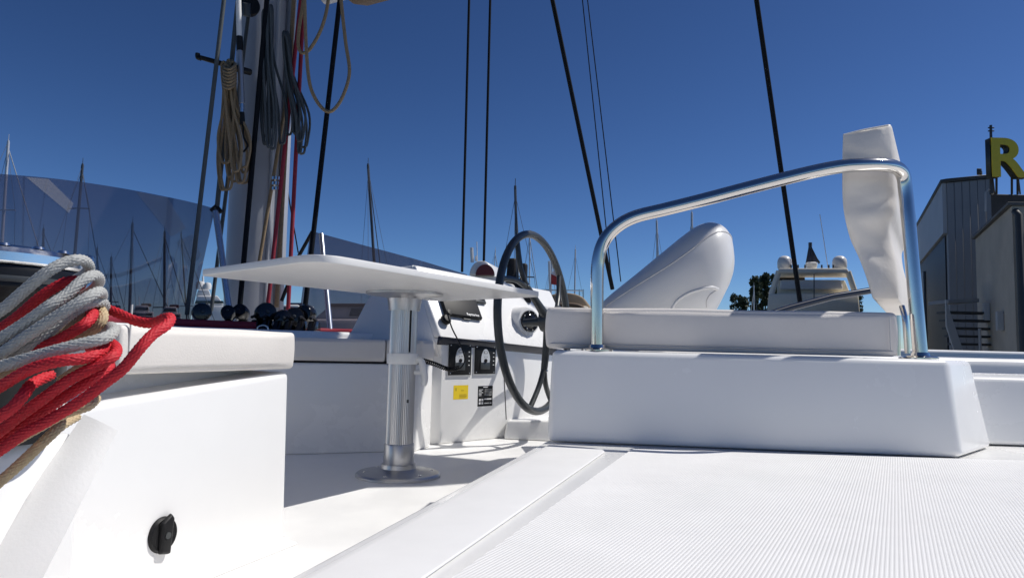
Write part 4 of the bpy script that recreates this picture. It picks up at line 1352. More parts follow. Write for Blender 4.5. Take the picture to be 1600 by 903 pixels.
# deck hardware along the roof edge
def block(x, y, Yd, r, label, ax=(0.5, -0.85, 0.1)):
    c = px(x, y, Y=Yd)
    o = thing('deck_block', c - Z * r, label, 'block', 'black blocks at the mast foot')
    a = Vector(ax).normalized()
    lathe('cheek', [(0.001, 0), (r * 0.9, 0.0), (r, 0.012), (r, 0.05), (r * 0.9, 0.062), (r * 0.45, 0.066), (0.001, 0.066)], c, BLACKG, 28, o, a)
    lathe('sheave_pin', [(0.001, 0), (r * 0.2, 0.0), (r * 0.14, 0.008), (0.001, 0.009)], c + a * 0.0665, DARKGREY, 14, o, a)
    box('foot', (c.x, c.y, (c.z + 0.551) / 2 - r * 0.3), (r * 1.1, r * 0.9, max(0.03, c.z - 0.551)), BLACK, 0.3, 0.006, 2, o)
    return o
block(314, 489, 4.0, 0.052, 'round black block left of the windscreen strut')
block(358, 493, 4.0, 0.04, 'flattish black block just right of the windscreen strut', (0.2, -0.9, 0.4))
block(380, 492, 4.1, 0.045, 'black block under the left end of the table, before the mast', (-0.1, -0.9, 0.4))
block(412, 491, 4.0, 0.058, 'largest black block below the red halyard', (0.6, -0.75, 0.2))
block(441, 499, 4.0, 0.05, 'black block right of the largest one below the mast', (0.4, -0.9, 0.1))
block(461, 497, 4.05, 0.056, 'black block second from the right beside the winch lines', (0.2, -0.95, 0.1))
block(483, 492, 4.1, 0.055, 'rightmost black block at the foot of the thick black line', (-0.3, -0.9, 0.1))
CL = thing('clutch_bank', px(440, 516, Y=3.95), 'dark bank of rope clutches under the black blocks', 'clutch')
for i in range(6):
    xx = 400 + i * 18
    c = px(xx, 512, Y=3.95)
    hexa('clutch', [flat(c, 0.551) + Vector(v) for v in ((-0.024, -0.07, 0), (0.024, -0.07, 0), (0.024, 0.07, 0), (-0.024, 0.07, 0))],
         [flat(c, 0.61) + Vector(v) for v in ((-0.02, -0.02, 0), (0.02, -0.02, 0), (0.02, 0.06, 0), (-0.02, 0.06, 0))], BLACKG, 0.006, 2, CL)
    tube('clutch_lever', [flat(c, 0.615) + Vector((0, 0.04, 0)), flat(c, 0.63) + Vector((0, -0.03, 0)), flat(c, 0.622) + Vector((0, -0.07, 0))], 0.009, BLACK, 8, False, CL)
o = thing('deck_shackle', px(412, 511, Y=3.8), 'small bright steel ring on the roof edge below the blocks', 'shackle')
tube('bow', catmull([px(x, y, Y=3.8) for x, y in ((402, 518), (403, 511), (411, 508), (418, 511), (419, 518))], 5), 0.005, STEEL, 8, False, o)
# red line lying along the roof edge
pts = [px(x, y, Y=yy) for x, y, yy in ((120, 505, 3.0), (200, 503, 3.3), (260, 501, 3.6), (330, 503, 3.8), (400, 508, 3.9))]
o = tube('deck_line', catmull([Vector((p.x, p.y, 0.575)) for p in pts], 6), 0.022, R_DRED, 10)
tag(o, 'red line lying along the roof edge below the smoked windscreen', 'line')
pts = [(470, 512, 4.2), (520, 505, 4.3), (560, 512, 4.35), (610, 515, 4.5)]
o = tube('deck_line', catmull([Vector((px(x, y, Y=yy).x, yy, 0.565)) for x, y, yy in pts], 6), 0.014, R_DRED, 8)
tag(o, 'red line on the roof right of the blocks, beside the console', 'line')

# ================================================================= THE MARINA BEHIND
HULLW = mat('boat_white', (0.72, 0.71, 0.69), 0.3, var=0.06, vscale=1.5)
HULLC = mat('boat_cream', (0.86, 0.79, 0.65), 0.35, var=0.06, vscale=1.5)
HULLD = mat('boat_dark', (0.035, 0.04, 0.055), 0.3, var=0.1)
GLASSD = mat('dark_window', (0.01, 0.012, 0.016), 0.08)
MASTW = mat('mast_pale', (0.55, 0.56, 0.58), 0.35, 0.3, var=0.05)
MASTK = mat('mast_dark', (0.06, 0.065, 0.075), 0.4, 0.2, var=0.05)
WIRE = mat('rig_wire', (0.12, 0.13, 0.15), 0.4, 0.5)
BURG = mat('burgundy_canvas', (0.13, 0.02, 0.025), 0.6, var=0.15)
TANC = mat('khaki_cover', (0.30, 0.22, 0.14), 0.75, var=0.2, bump=0.2, bscale=6)

def hull_mesh(o, c, L, Bm, fb, heading, material):
    d = Vector((math.cos(heading), math.sin(heading), 0))
    s = Vector((-d.y, d.x, 0))
    rings = []
    for t in (0.0, 0.1, 0.3, 0.55, 0.75, 0.9, 1.0):
        w = Bm / 2 * (0.72 + 0.28 * math.sin(min(1, t * 2.2) * math.pi / 2)) * (1 - max(0, (t - 0.5) / 0.5) ** 2.2 * 0.97)
        sh = fb * (1 + 0.25 * t * t)
        p = c + d * (L * (t - 0.5))
        rings.append([p + s * w + Z * sh, p + s * w * 0.86 + Z * 0.1, p - Z * 0.35, p - s * w * 0.86 + Z * 0.1, p - s * w + Z * sh])
    return loft('hull', rings, material, o)

def sailboat(top, bot, Yd, label, material=MASTW, hullm=HULLW, r=0.09, L=11, heading=1.2, spread=(0.45,), stay=None, rake=True):
    A, B = px(*top, Y=Yd), px(*bot, Y=Yd)
    d = (A - B).normalized()
    foot = B - d * ((B.z - (WATER_Z + 1.5)) / d.z)
    o = thing('sailboat', flat(foot, WATER_Z), label, 'sailboat', 'sailing boats moored behind')
    hull_mesh(o, flat(foot, WATER_Z) + Vector((0.5 * math.cos(heading), 0.5 * math.sin(heading), 0)), L, L * 0.3, 1.25, heading, hullm)
    h = (A - foot).length
    tube('mast', [foot, A], [r, r * 0.75], material, 8, False, o)
    hd = Vector((math.cos(heading), math.sin(heading), 0))
    sd_ = Vector((-hd.y, hd.x, 0))
    if abs(sd_.x) < 0.5: sd_ = Vector((0.85, 0.5, 0))
    for f in spread:
        p = foot + d * (h * f)
        w = 1.0 - 0.3 * f
        tube('spreader', [p - sd_ * w, p + Z * 0.03, p + sd_ * w], r * 0.35, material, 6, False, o)
        for s_ in (-1, 1):
            tube('shroud', [foot + sd_ * s_ * 1.3, p + sd_ * s_ * w, A - d * 0.4], 0.012, WIRE, 5, False, o)
    bow, stern = flat(foot, WATER_Z + 1.5) + hd * L * 0.52, flat(foot, WATER_Z + 1.4) - hd * L * 0.45
    tube('forestay', [bow, A - d * 0.3], 0.03, material, 6, False, o)
    tube('backstay', [stern, A], 0.012, WIRE, 5, False, o)
    tube('boom', [foot + Z * 1.2, foot + Z * 1.3 - hd * L * 0.38], 0.1, material, 8, False, o)
    lathe('masthead', [(0.001, 0), (0.06, 0), (0.06, 0.08), (0.02, 0.1), (0.015, 0.45), (0.001, 0.46)], A, material, 8, o)
    hexa('coachroof', [flat(foot, WATER_Z + 1.3) + hd * a + sd_ * b for a, b in ((-2.5, -1), (2, -0.7), (2, 0.7), (-2.5, 1))], [flat(foot, WATER_Z + 1.75) + hd * a + sd_ * b for a, b in ((-2.3, -0.85), (1.6, -0.5), (1.6, 0.5), (-2.3, 0.85))], hullm, 0.08, 2, o)
    return o
sb = [
    ((13, 222), (3, 380), 40, 'sailboat with pale mast at the far left edge', MASTW, 0.10, (0.72,)),
    ((129, 258), (117, 395), 44, 'sailboat with dark raked mast above the left smoked windscreen', MASTK, 0.11, (0.8,)),
    ((68, 358), (66, 470), 60, 'sailboat with short dark mast seen just above the winch', MASTK, 0.11, (0.6,)),
    ((152, 388), (152, 470), 70, 'sailboat with dark mast just right of the grey rope coil', MASTK, 0.10, (0.5,)),
    ((174, 402), (173, 470), 70, 'sailboat with low dark mast, shortest behind the left windscreen', MASTK, 0.14, (0.6,)),
    ((207, 350), (203, 470), 46, 'sailboat with thick dark mast mid left windscreen', MASTK, 0.11, (0.45,)),
    ((257, 363), (257, 470), 50, 'sailboat with black mast right of the thick one in the windscreen', MASTK, 0.11, (0.5,)),
    ((283, 365), (290, 470), 56, 'sailboat with thin mast behind the reflection band on the windscreen', MASTK, 0.07, (0.5,)),
    ((575, 258), (584, 400), 44, 'sailboat with lone dark mast above the table', MASTK, 0.11, (0.55,)),
    ((805, 293), (809, 450), 34, 'sailboat with dark mast rising behind the steering wheel rim', MASTK, 0.085, (0.6,)),
    ((828, 366), (827, 455), 60, 'sailboat with thin pale mast seen through the wheel', MASTW, 0.075, (0.6,)),
    ((862, 398), (861, 455), 60, 'sailboat with short pale mast at the right of the wheel', MASTW, 0.09, (0.6,)),
    ((899, 391), (898, 455), 60, 'sailboat with pale mast between the wheel and the rail', MASTW, 0.08, (0.6,)),
    ((774, 392), (771, 440), 75, 'sailboat with tiny pale mast left of the wheel', MASTW, 0.06, (0.7,)),
    ((1026, 346), (1028, 420), 50, 'sailboat with pale mast rising over the slope of the white pod', MASTW, 0.10, (0.5,)),
    ((1081, 333), (1081, 400), 50, 'sailboat with pale mast behind the top of the white pod', MASTW, 0.11, (0.5,)),
    ((1178, 447), (1178, 480), 90, 'sailboat with low mast left of the dark trees', MASTW, 0.09, (0.5,)),
]
hd_r = random.Random(21)
for t, b, yd, lab, mm, r, sp in sb:
    sailboat(t, b, yd, lab, mm, HULLW if hd_r.random() > 0.3 else HULLD, r, 9 + hd_r.random() * 4, 0.9 + hd_r.random() * 0.7, sp)

# large motor yacht on the right
YY = 38.0
MYT = thing('motor_yacht', flat(px(1270, 470, Y=YY + 4), WATER_Z), 'cream motor yacht with two white radar domes behind the helm cushion', 'yacht')
hull_mesh(MYT, flat(px(1270, 470, Y=YY + 5), WATER_Z), 18, 5.4, 2.2, 1.45, HULLC)
def YB(name, x0, x1, yt, yb, Y0, Y1, material, inset=(0, 0), bevel=0.05, parent=MYT):
    a, b = px(x0, yb, Y=Y0), px(x1, yb, Y=Y0)
    c, d = px(x0 + inset[0], yt, Y=Y0), px(x1 - inset[1], yt, Y=Y0)
    dy = Vector(((a.x + b.x) / 2 / Y0 * (Y1 - Y0), Y1 - Y0, 0))
    return hexa(name, [a, b, b + dy, a + dy], [c, d, d + dy, c + dy], material, bevel, 2, parent)
YB('main_deck', 1185, 1360, 500, 640, YY, YY + 8, HULLC)
YB('flybridge', 1197, 1345, 459, 505, YY, YY + 6, HULLC, (4, 4))
YB('bridge_coaming', 1214, 1330, 438, 462, YY + 1, YY + 3, HULLC, (1, 10))
YB('windshield', 1217, 1258, 431, 438, YY + 2.5, YY + 2.6, GLASSD, (2, 1), 0.0)
YB('cover', 1218, 1318, 437, 452, YY + 0.6, YY + 0.95, HULLW, (2, 4), 0.1)
for (xa, xb) in ((1205, 1217), (1337, 1325)):
    for yo in (0.4, 2.2):
        p = [px(xa, 460, Y=YY + yo), px(xb, 424, Y=YY + yo)]
        tube('arch_leg', p, 0.16, HULLC, 8, False, MYT)
YB('arch_top', 1214, 1327, 419, 427, YY + 0.2, YY + 2.4, HULLC, (3, 3), 0.06)
for x in (1226, 1312):
    q = px(x, 421, Y=YY + 0.9)
    s_ = 0.385
    lathe('radar_dome', [(0.001, 0), (0.8 * s_, 0), (0.98 * s_, 0.25 * s_), (1.0 * s_, 1.0 * s_), (0.92 * s_, 1.45 * s_), (0.68 * s_, 1.78 * s_), (0.35 * s_, 1.95 * s_), (0.001, 2.0 * s_)], q, HULLW, 24, MYT)
q = px(1268, 420, Y=YY + 1.0)
lathe('radar_scanner', [(0.001, 0), (0.25, 0.0), (0.3, 0.15), (0.32, 0.3), (0.24, 0.36), (0.001, 0.38)], q, HULLW, 20, MYT)
for xa, xb in ((1260, 1265), (1270, 1267), (1280, 1266)):
    tube('signal_mast', [px(xa, 412, Y=YY + 1.2), px(xb, 384, Y=YY + 1.2)], 0.05, MASTK, 6, False, MYT)
YB('ensign', 1260, 1282, 388, 410, YY + 1.25, YY + 1.28, mat('furled_flag', (0.10, 0.11, 0.16), 0.8, var=0.3), (5, 16), 0.0)
lathe('lamp', [(0.001, 0), (0.1, 0), (0.1, 0.25), (0.001, 0.27)], px(1266, 386, Y=YY + 1.2), MASTK, 10, MYT)
tube('whip_aerial', [px(1294, 420, Y=YY + 1), px(1281, 335, Y=YY + 1)], 0.022, PLASW, 6, False, MYT)
tube('whip_aerial', [px(1272, 470, Y=YY - 0.2), px(1272, 428, Y=YY - 0.2)], 0.03, MASTK, 6, False, MYT)
for x in (1236, 1247, 1258, 1284, 1295, 1302):
    lathe('rail_light', [(0.001, 0), (0.05, 0), (0.05, 0.25), (0.001, 0.26)], px(x, 421, Y=YY + 0.5), MASTK, 8, MYT)

# white motor yacht at left
LY = 60.0
MY2 = thing('motor_yacht', flat(px(335, 480, Y=LY + 4), WATER_Z), 'white motor yacht with radar mast between windscreen and strut', 'yacht')
hull_mesh(MY2, flat(px(335, 480, Y=LY + 4), WATER_Z), 16, 5, 2.2, 1.2, HULLW)
YB('superstructure', 296, 372, 478, 520, LY, LY + 7, HULLW, (6, 4), 0.1, MY2)
YB('upper_deck', 302, 352, 462, 479, LY + 0.5, LY + 5, HULLW, (6, 12), 0.1, MY2)
YB('window_band', 304, 350, 470, 474, LY + 0.42, LY + 0.5, GLASSD, (2, 2), 0.0, MY2)
YB('arch', 306, 330, 452, 463, LY + 1, LY + 3, HULLW, (4, 4), 0.1, MY2)
lathe('radar_dome', [(0.001, 0), (0.35, 0), (0.4, 0.3), (0.3, 0.65), (0.001, 0.75)], px(313, 452, Y=LY + 1.5), HULLW, 16, MY2)
lathe('radar_dome', [(0.001, 0), (0.3, 0), (0.34, 0.3), (0.25, 0.55), (0.001, 0.62)], px(324, 452, Y=LY + 1.5), HULLW, 16, MY2)
tube('signal_mast', [px(318, 452, Y=LY + 1.5), px(317, 432, Y=LY + 1.5)], 0.09, HULLW, 8, False, MY2)

# white boat with arched hood and burgundy window
AY = 20.0
AB = thing('hooded_boat', flat(px(755, 440, Y=AY + 1.5), WATER_Z), 'white boat with arched hood and burgundy window behind the table edge', 'boat')
hull_mesh(AB, flat(px(755, 440, Y=AY + 2), WATER_Z), 9, 3.2, 1.6, 1.3, HULLW)
YB('cabin', 742, 800, 431, 560, AY, AY + 3, HULLW, (0, 0), 0.05, AB)
ar = [px(734 + 17 - 17 * math.cos(t) if False else 752 - 19 * math.cos(t), 430 - 23 * math.sin(t), Y=AY - 0.1) for t in [math.pi * k / 16 for k in range(17)]]
extrude_profile('hood', ar, Vector((0.3, 1.4, 0)), HULLW, 0.04, 2, AB)
ar = [px(758 - 15 * math.cos(t), 430 - 17 * math.sin(t), Y=AY - 0.17) for t in [math.pi * k / 14 for k in range(15)]]
extrude_profile('hood_window', ar, Vector((0.0, 0.06, 0)), BURG, 0.0, 2, AB)
YB('superstructure', 670, 850, 478, 600, AY + 0.4, AY + 4, HULLW, (25, 15), 0.1, AB)
tube('signal_mast', [px(738, 410, Y=AY + 0.5), px(737, 387, Y=AY + 0.5)], 0.05, HULLW, 8, False, AB)
tube('whip_aerial', [px(746, 410, Y=AY + 0.5), px(745, 378, Y=AY + 0.5)], 0.012, HULLW, 6, False, AB)
tube('whip_aerial', [px(744, 408, Y=AY + 0.5), px(744, 400, Y=AY + 0.5)], 0.03, HULLW, 6, False, AB)

# covered boat behind the wheel
KY = 16.0
KB = thing('covered_boat', flat(px(880, 480, Y=KY + 1.5), WATER_Z), 'boat under a khaki cover seen through the steering wheel', 'boat')
hull_mesh(KB, flat(px(880, 480, Y=KY + 2), WATER_Z), 8, 3.0, 1.8, 1.25, HULLC)
cv = []
prof = [(838, 500), (842, 476), (850, 465), (862, 460), (884, 457), (904, 461), (916, 470), (924, 486), (926, 500)]
extrude_profile('cover', catmull([px(x, y, Y=KY) for x, y in prof], 3), Vector((0.4, 2.5, 0)), TANC, 0.05, 2, KB)
YB('cabin', 845, 922, 478, 580, KY - 0.15, KY + 2.2, HULLC, (2, 2), 0.06, KB)
tube('cover_edge', catmull([px(x, y, Y=KY - 0.17) for x, y in ((846, 486), (858, 479), (884, 476), (906, 479), (920, 492))], 4), 0.05, mat('brown_trim', (0.10, 0.06, 0.035), 0.7), 8, False, KB)
tube('flag_staff', [px(860, 462, Y=KY + 0.5), px(858, 408, Y=KY + 0.5)], 0.03, MASTW, 8, False, KB)
FLG = mat('flag_red', (0.42, 0.05, 0.05), 0.8, var=0.2)
hexa('flag', [px(x, y, Y=KY + 0.5) for x, y in ((861, 428), (873, 434), (872, 446), (861, 444))], [px(x, y, Y=KY + 0.53) for x, y in ((861, 428), (873, 434), (872, 446), (861, 444))], FLG, 0, 1, KB)
lathe('fender', [(0.001, 0), (0.09, 0.02), (0.12, 0.1), (0.09, 0.2), (0.001, 0.22)], px(869, 437, Y=KY + 0.7), HULLW, 16, KB)
for x in (848, 852, 905, 911):
    tube('stanchion', [px(x, 466, Y=KY + 0.8), px(x, 452, Y=KY + 0.8)], 0.02, STEEL, 6, False, KB)
tube('guard_rail', [px(846, 453, Y=KY + 0.8), px(912, 454, Y=KY + 0.8)], 0.015, STEEL, 6, False, KB)

# neighbouring white boat behind the blocks
NYd = 12.0
NB = thing('neighbour_boat', flat(px(560, 500, Y=NYd + 2), WATER_Z), 'white boat with dark deck band beyond the roof, under the table', 'boat')
hull_mesh(NB, flat(px(540, 500, Y=NYd + 3), WATER_Z), 10, 3.6, 2.0, 0.2, HULLW)
YB('deckhouse', 440, 620, 498, 640, NYd, NYd + 3, HULLW, (40, 10), 0.08, NB)
YB('upper_house', 490, 600, 478, 499, NYd + 0.4, NYd + 2.5, HULLW, (24, 6), 0.06, NB)
YB('window_band', 545, 600, 482, 494, NYd + 0.33, NYd + 0.4, GLASSD, (4, 4), 0.0, NB)
YB('roof_edge', 510, 604, 474, 478, NYd + 0.3, NYd + 2.6, mat('brown_trim', (0.1, 0.06, 0.035), 0.7), (2, 2), 0.02, NB)

def cabin_boat(x, ytop, w, Yd, label, hullm, trim, seed):
    rg = random.Random(seed)
    o = thing('cabin_boat', flat(px(x, 480, Y=Yd + 2), WATER_Z), label, 'boat', 'cabin boats moored behind')
    hull_mesh(o, flat(px(x, 480, Y=Yd + 2), WATER_Z), 9, 3.2, 1.6, rg.uniform(0.2, 1.2), hullm)
    YB('cabin', x - w / 2, x + w / 2, ytop + 10, 560, Yd, Yd + 3, HULLW, (w * 0.08, w * 0.05), 0.08, o)
    YB('upper_cabin', x - w * 0.36, x + w * 0.30, ytop, ytop + 10.5, Yd + 0.4, Yd + 2.4, HULLW, (w * 0.12, w * 0.05), 0.08, o)
    YB('window_band', x - w * 0.28, x + w * 0.24, ytop + 3.5, ytop + 7.5, Yd + 0.36, Yd + 0.4, GLASSD, (1, 0.5), 0.0, o)
    YB('window_band', x - w * 0.4, x + w * 0.4, ytop + 13, ytop + 16, Yd - 0.05, Yd - 0.01, GLASSD, (1, 0.5), 0.0, o)
    YB('canopy', x - w * 0.05, x + w * 0.38, ytop - 3, ytop, Yd + 0.5, Yd + 2.6, trim, (1, 2), 0.04, o)
    tube('aerial', [px(x - w * 0.1, ytop, Y=Yd + 1), px(x - w * 0.1 - 1, ytop - 14, Y=Yd + 1)], 0.02, HULLW, 6, False, o)
    return o
NAVY = mat('navy_canvas', (0.02, 0.03, 0.08), 0.7)
cabin_boat(172, 480, 46, 42, 'cabin boat low behind the windscreen, right of the ropes', HULLW, NAVY, 1)
cabin_boat(222, 477, 40, 46, 'cabin boat below the thick dark mast in the windscreen', HULLD, TANC, 2)
cabin_boat(266, 479, 38, 40, 'cabin boat low at the right end of the left windscreen', HULLW, BURG, 3)
cabin_boat(455, 476, 50, 34, 'cabin boat right of the mast behind the black blocks', HULLW, NAVY, 4)
# ---------------------------------------------------------------- trees
LEAF = mat('dark_leaves', (0.035, 0.055, 0.022), 0.7, var=0.45, vscale=0.8)
BARK = mat('bark', (0.09, 0.07, 0.05), 0.9, var=0.3)
def tree(x, ytop, ybase, Yd, wpx, label, seed, n=900, shape='oval'):
    n = int(n * 2.2)
    rg = random.Random(seed)
    base = flat(px(x, ybase, Y=Yd), WATER_Z + 1.0)
    top = px(x, ytop, Y=Yd)
    H = top.z - base.z
    R = wpx * 1.3 / FPX * Yd / 2
    o = thing('tree', base, label, 'tree', 'trees on the far shore')
    V, F = [], []
    limbs = [[base, base + Z * H * 0.45, base + Z * H * 0.85]]
    v, f = tube_data(limbs[0], [0.35, 0.25, 0.06], 7)
    V += v; F += f
    for i in range(6):
        a = rg.random() * 6.28
        h = H * rg.uniform(0.3, 0.6)
        p = base + Z * h
        v, f = tube_data([p, p + Vector((math.cos(a) * R * 0.5, math.sin(a) * R * 0.5, H * 0.12)), p + Vector((math.cos(a) * R * 0.8, math.sin(a) * R * 0.8, H * 0.22))], [0.12, 0.08, 0.03], 5, False, len(V))
        V += v; F += f
    link('trunk', new_mesh('trunk', V, F, BARK), o)
    clumps = []
    for i in range(80):
        t = rg.random()
        zz = H * (0.22 + 0.74 * t)
        w = R * (0.95 - 0.55 * abs(t - 0.35) / 0.65) if shape == 'oval' else R * (1 - 0.5 * t)
        a = rg.random() * 6.28
        rr_ = w * math.sqrt(rg.random()) * 0.8
        clumps.append((Vector((math.cos(a) * rr_, math.sin(a) * rr_, zz)), R * rg.uniform(0.22, 0.42)))
    V, F = [], []
    for i in range(n):
        c, cr_ = rg.choice(clumps)
        d = Vector((rg.gauss(0, 1), rg.gauss(0, 1), rg.gauss(0, 1))).normalized() * cr_ * (rg.random() ** 0.4)
        p = base + c + d
        s = R * rg.uniform(0.10, 0.22)
        u = Vector((rg.gauss(0, 1), rg.gauss(0, 1), rg.gauss(0, 1))).normalized()
        w = u.cross(Vector((rg.gauss(0, 1), rg.gauss(0, 1), rg.gauss(0, 1)))).normalized()
        i0 = len(V)
        V += [p - u * s, p + w * s * 0.6, p + u * s, p - w * s * 0.6]
        F.append((i0, i0 + 1, i0 + 2, i0 + 3))
    link('crown', new_mesh('crown', V, F, LEAF, False), o)
    return o
tree(1181, 429, 490, 150, 24, 'dark tree, left of the tall clump beside the motor yacht', 1, 2200)
tree(1196, 424, 490, 155, 24, 'tallest dark tree in the clump beside the motor yacht', 2, 2200)
tree(1211, 425, 490, 150, 22, 'dark tree of the clump touching the motor yacht', 5, 2200)
tree(1146, 456, 490, 170, 14, 'small pointed tree at the left end of the tree line', 6, 1000)
tree(1160, 460, 492, 165, 26, 'low bushy tree between the small pointed one and the clump', 7, 1500)
tree(1247, 431, 490, 160, 26, 'dark tree seen under the arch of the motor yacht', 8, 1500)
tree(1343, 448, 492, 120, 14, 'small dark tree just right of the motor yacht', 9, 800)
tree(1010, 470, 495, 180, 40, 'low tree behind the foot of the white pod', 10, 900)

# ---------------------------------------------------------------- buildings on the quay
CLAD = mat('grey_cladding', (0.27, 0.275, 0.29), 0.6, var=0.12, vscale=0.7, bump=0.1, bscale=4)
CLADL = mat('pale_cladding', (0.42, 0.425, 0.44), 0.55, var=0.1, vscale=0.6)
DOORD = mat('hangar_dark', (0.018, 0.02, 0.024), 0.5, var=0.2)
DOORG = mat('hangar_door', (0.09, 0.10, 0.12), 0.45, var=0.15)
BEIGE = mat('beige_render', (0.46, 0.41, 0.34), 0.85, var=0.18, vscale=0.8, bump=0.2, bscale=8)
PIPEM = mat('drain_pipe', (0.05, 0.05, 0.05), 0.5)
GZ = WATER_Z + 1.1
HG = px(1479, 286, Y=26)
hz = HG.z
HGL = px(1424, 378, z=hz)
HGR = px(1552, 279, z=hz)
HAN = thing('hangar', flat((HG + HGL) / 2, GZ), 'grey clad hangar with tall dark door openings at the right', 'hangar')
bk = (HGL - HG)
hexa('wall', [flat(p, GZ) for p in (HG, HGR, HGR + bk, HGL)], [flat(p, hz) for p in (HG, HGR, HGR + bk, HGL)], CLAD, 0.0, 1, HAN)
sn = Vector((-bk.y, bk.x, 0)).normalized()
if sn.x > 0: sn = -sn
ldir = bk.normalized()
LL = bk.length
# pale fascia along the side, door opening below it
hexa('fascia', [HG + sn * 0.01 + ldir * 0.0 - Z * 1.9, HGL + sn * 0.01 - Z * 1.9, HGL + sn * 0.15 - Z * 1.9, HG + sn * 0.15 - Z * 1.9], [HG + sn * 0.01, HGL + sn * 0.01, HGL + sn * 0.15, HG + sn * 0.15], CLADL, 0.0, 1, HAN)
hexa('door_opening', [flat(HG, GZ) + sn * 0.01 + ldir * 0.5, flat(HGL, GZ) + sn * 0.01 - ldir * 0.3, flat(HGL, GZ) + sn * 0.05 - ldir * 0.3, flat(HG, GZ) + sn * 0.05 + ldir * 0.5],
     [HG + sn * 0.01 + ldir * 0.5 - Z * 1.92, HGL + sn * 0.01 - ldir * 0.3 - Z * 1.92, HGL + sn * 0.05 - ldir * 0.3 - Z * 1.92, HG + sn * 0.05 + ldir * 0.5 - Z * 1.92], DOORD, 0.0, 1, HAN)
for f0, f1 in ((0.5, 0.95),):
    a, b = HG + bk * f0, HG + bk * f1
    dl_ = hexa('door_leaf', [flat(a, GZ) + sn * 0.06, flat(b, GZ) + sn * 0.06, flat(b, GZ) + sn * 0.14, flat(a, GZ) + sn * 0.14], [flat(a, hz - 2.5) + sn * 0.06, flat(b, hz - 2.5) + sn * 0.06, flat(b, hz - 2.5) + sn * 0.14, flat(a, hz - 2.5) + sn * 0.14], DOORG, 0.01, 1, HAN)
    for zf in (0.3, 0.62):
        zz = GZ + (hz - 2.5 - GZ) * zf
        hexa('leaf_rail', [flat(a, zz) + sn * 0.142, flat(b, zz) + sn * 0.142, flat(b, zz) + sn * 0.17, flat(a, zz) + sn * 0.17], [flat(a, zz + 0.12) + sn * 0.142, flat(b, zz + 0.12) + sn * 0.142, flat(b, zz + 0.12) + sn * 0.17, flat(a, zz + 0.12) + sn * 0.17], DOORD, 0.0, 1, dl_)
# vertical cladding panels on the near face
fdir = (HGR - HG)
fnn = Vector((fdir.y, -fdir.x, 0)).normalized()
if fnn.y > 0: fnn = -fnn
for i in range(6):
    a, b = HG + fdir * (i / 6 + 0.004), HG + fdir * ((i + 1) / 6 - 0.004)
    hexa('cladding_panel', [flat(a, GZ + 0.02) + fnn * 0.01, flat(b, GZ + 0.02) + fnn * 0.01, flat(b, GZ + 0.02) + fnn * 0.05, flat(a, GZ + 0.02) + fnn * 0.05], [flat(a, hz - 0.01) + fnn * 0.01, flat(b, hz - 0.01) + fnn * 0.01, flat(b, hz - 0.01) + fnn * 0.05, flat(a, hz - 0.01) + fnn * 0.05], CLAD, 0.008, 1, HAN)
hexa('roof_edge', [p + Z * 0.003 for p in (HG + fnn * 0.12, HGR + fnn * 0.12, HGR + bk, HGL + sn * 0.2, HG + sn * 0.2)], [p + Z * 0.14 for p in (HG + fnn * 0.12, HGR + fnn * 0.12, HGR + bk, HGL + sn * 0.2, HG + sn * 0.2)], PIPEM, 0.01, 1, HAN)
tube('roof_lamp_post', [px(1533, 281, Y=26.2), px(1533, 268, Y=26.2)], 0.04, PIPEM, 8, False, HAN)
YB('roof_lamp', 1526, 1534, 263, 271, 26, 26.3, PIPEM, (0, 0), 0.03, HAN)

# beige building in front of it
BG = px(1581, 322, Y=17)
bz = BG.z
BGL = px(1524, 374, z=bz)
BB = thing('beige_building', flat((BG + BGL) / 2, GZ), 'beige rendered building with dark drain pipe at the right edge', 'building')
bbk = BGL - BG
BGR = BG + Vector((9, -0.4, 0))
hexa('wall', [flat(p, GZ) for p in (BG, BGR, BGR + bbk, BGL)], [p for p in (BG, BGR, BGR + bbk, BGL)], BEIGE, 0.0, 1, BB)
bsn = Vector((-bbk.y, bbk.x, 0)).normalized()
if bsn.x > 0: bsn = -bsn
hexa('coping', [p + Z * 0.003 for p in (BG + bsn * 0.1 + Vector((-0.05, -0.1, 0)), BGR + Vector((0, -0.1, 0)), BGR + bbk, BGL + bsn * 0.1)], [p + Z * 0.09 for p in (BG + bsn * 0.1 + Vector((-0.05, -0.1, 0)), BGR + Vector((0, -0.1, 0)), BGR + bbk, BGL + bsn * 0.1)], mat('coping_grey', (0.12, 0.115, 0.11), 0.8, var=0.2), 0.01, 1, BB)
pp = px(1592, 336, Y=16.85)
tube('drain_pipe', [flat(pp, GZ), pp, pp + Vector((0.02, 0.15, 0.12))], 0.085, PIPEM, 10, False, BB)
for f in (0.25, 0.6):
    q = BG + bbk * f
    hexa('wall_box', [flat(q, 1.0 + f) + bsn * 0.005, flat(q + bbk * 0.05, 1.0 + f) + bsn * 0.005, flat(q + bbk * 0.05, 1.0 + f) + bsn * 0.15, flat(q, 1.0 + f) + bsn * 0.15], [flat(q, 1.5 + f) + bsn * 0.005, flat(q + bbk * 0.05, 1.5 + f) + bsn * 0.005, flat(q + bbk * 0.05, 1.5 + f) + bsn * 0.15, flat(q, 1.5 + f) + bsn * 0.15], CLADL, 0.01, 1, BB)
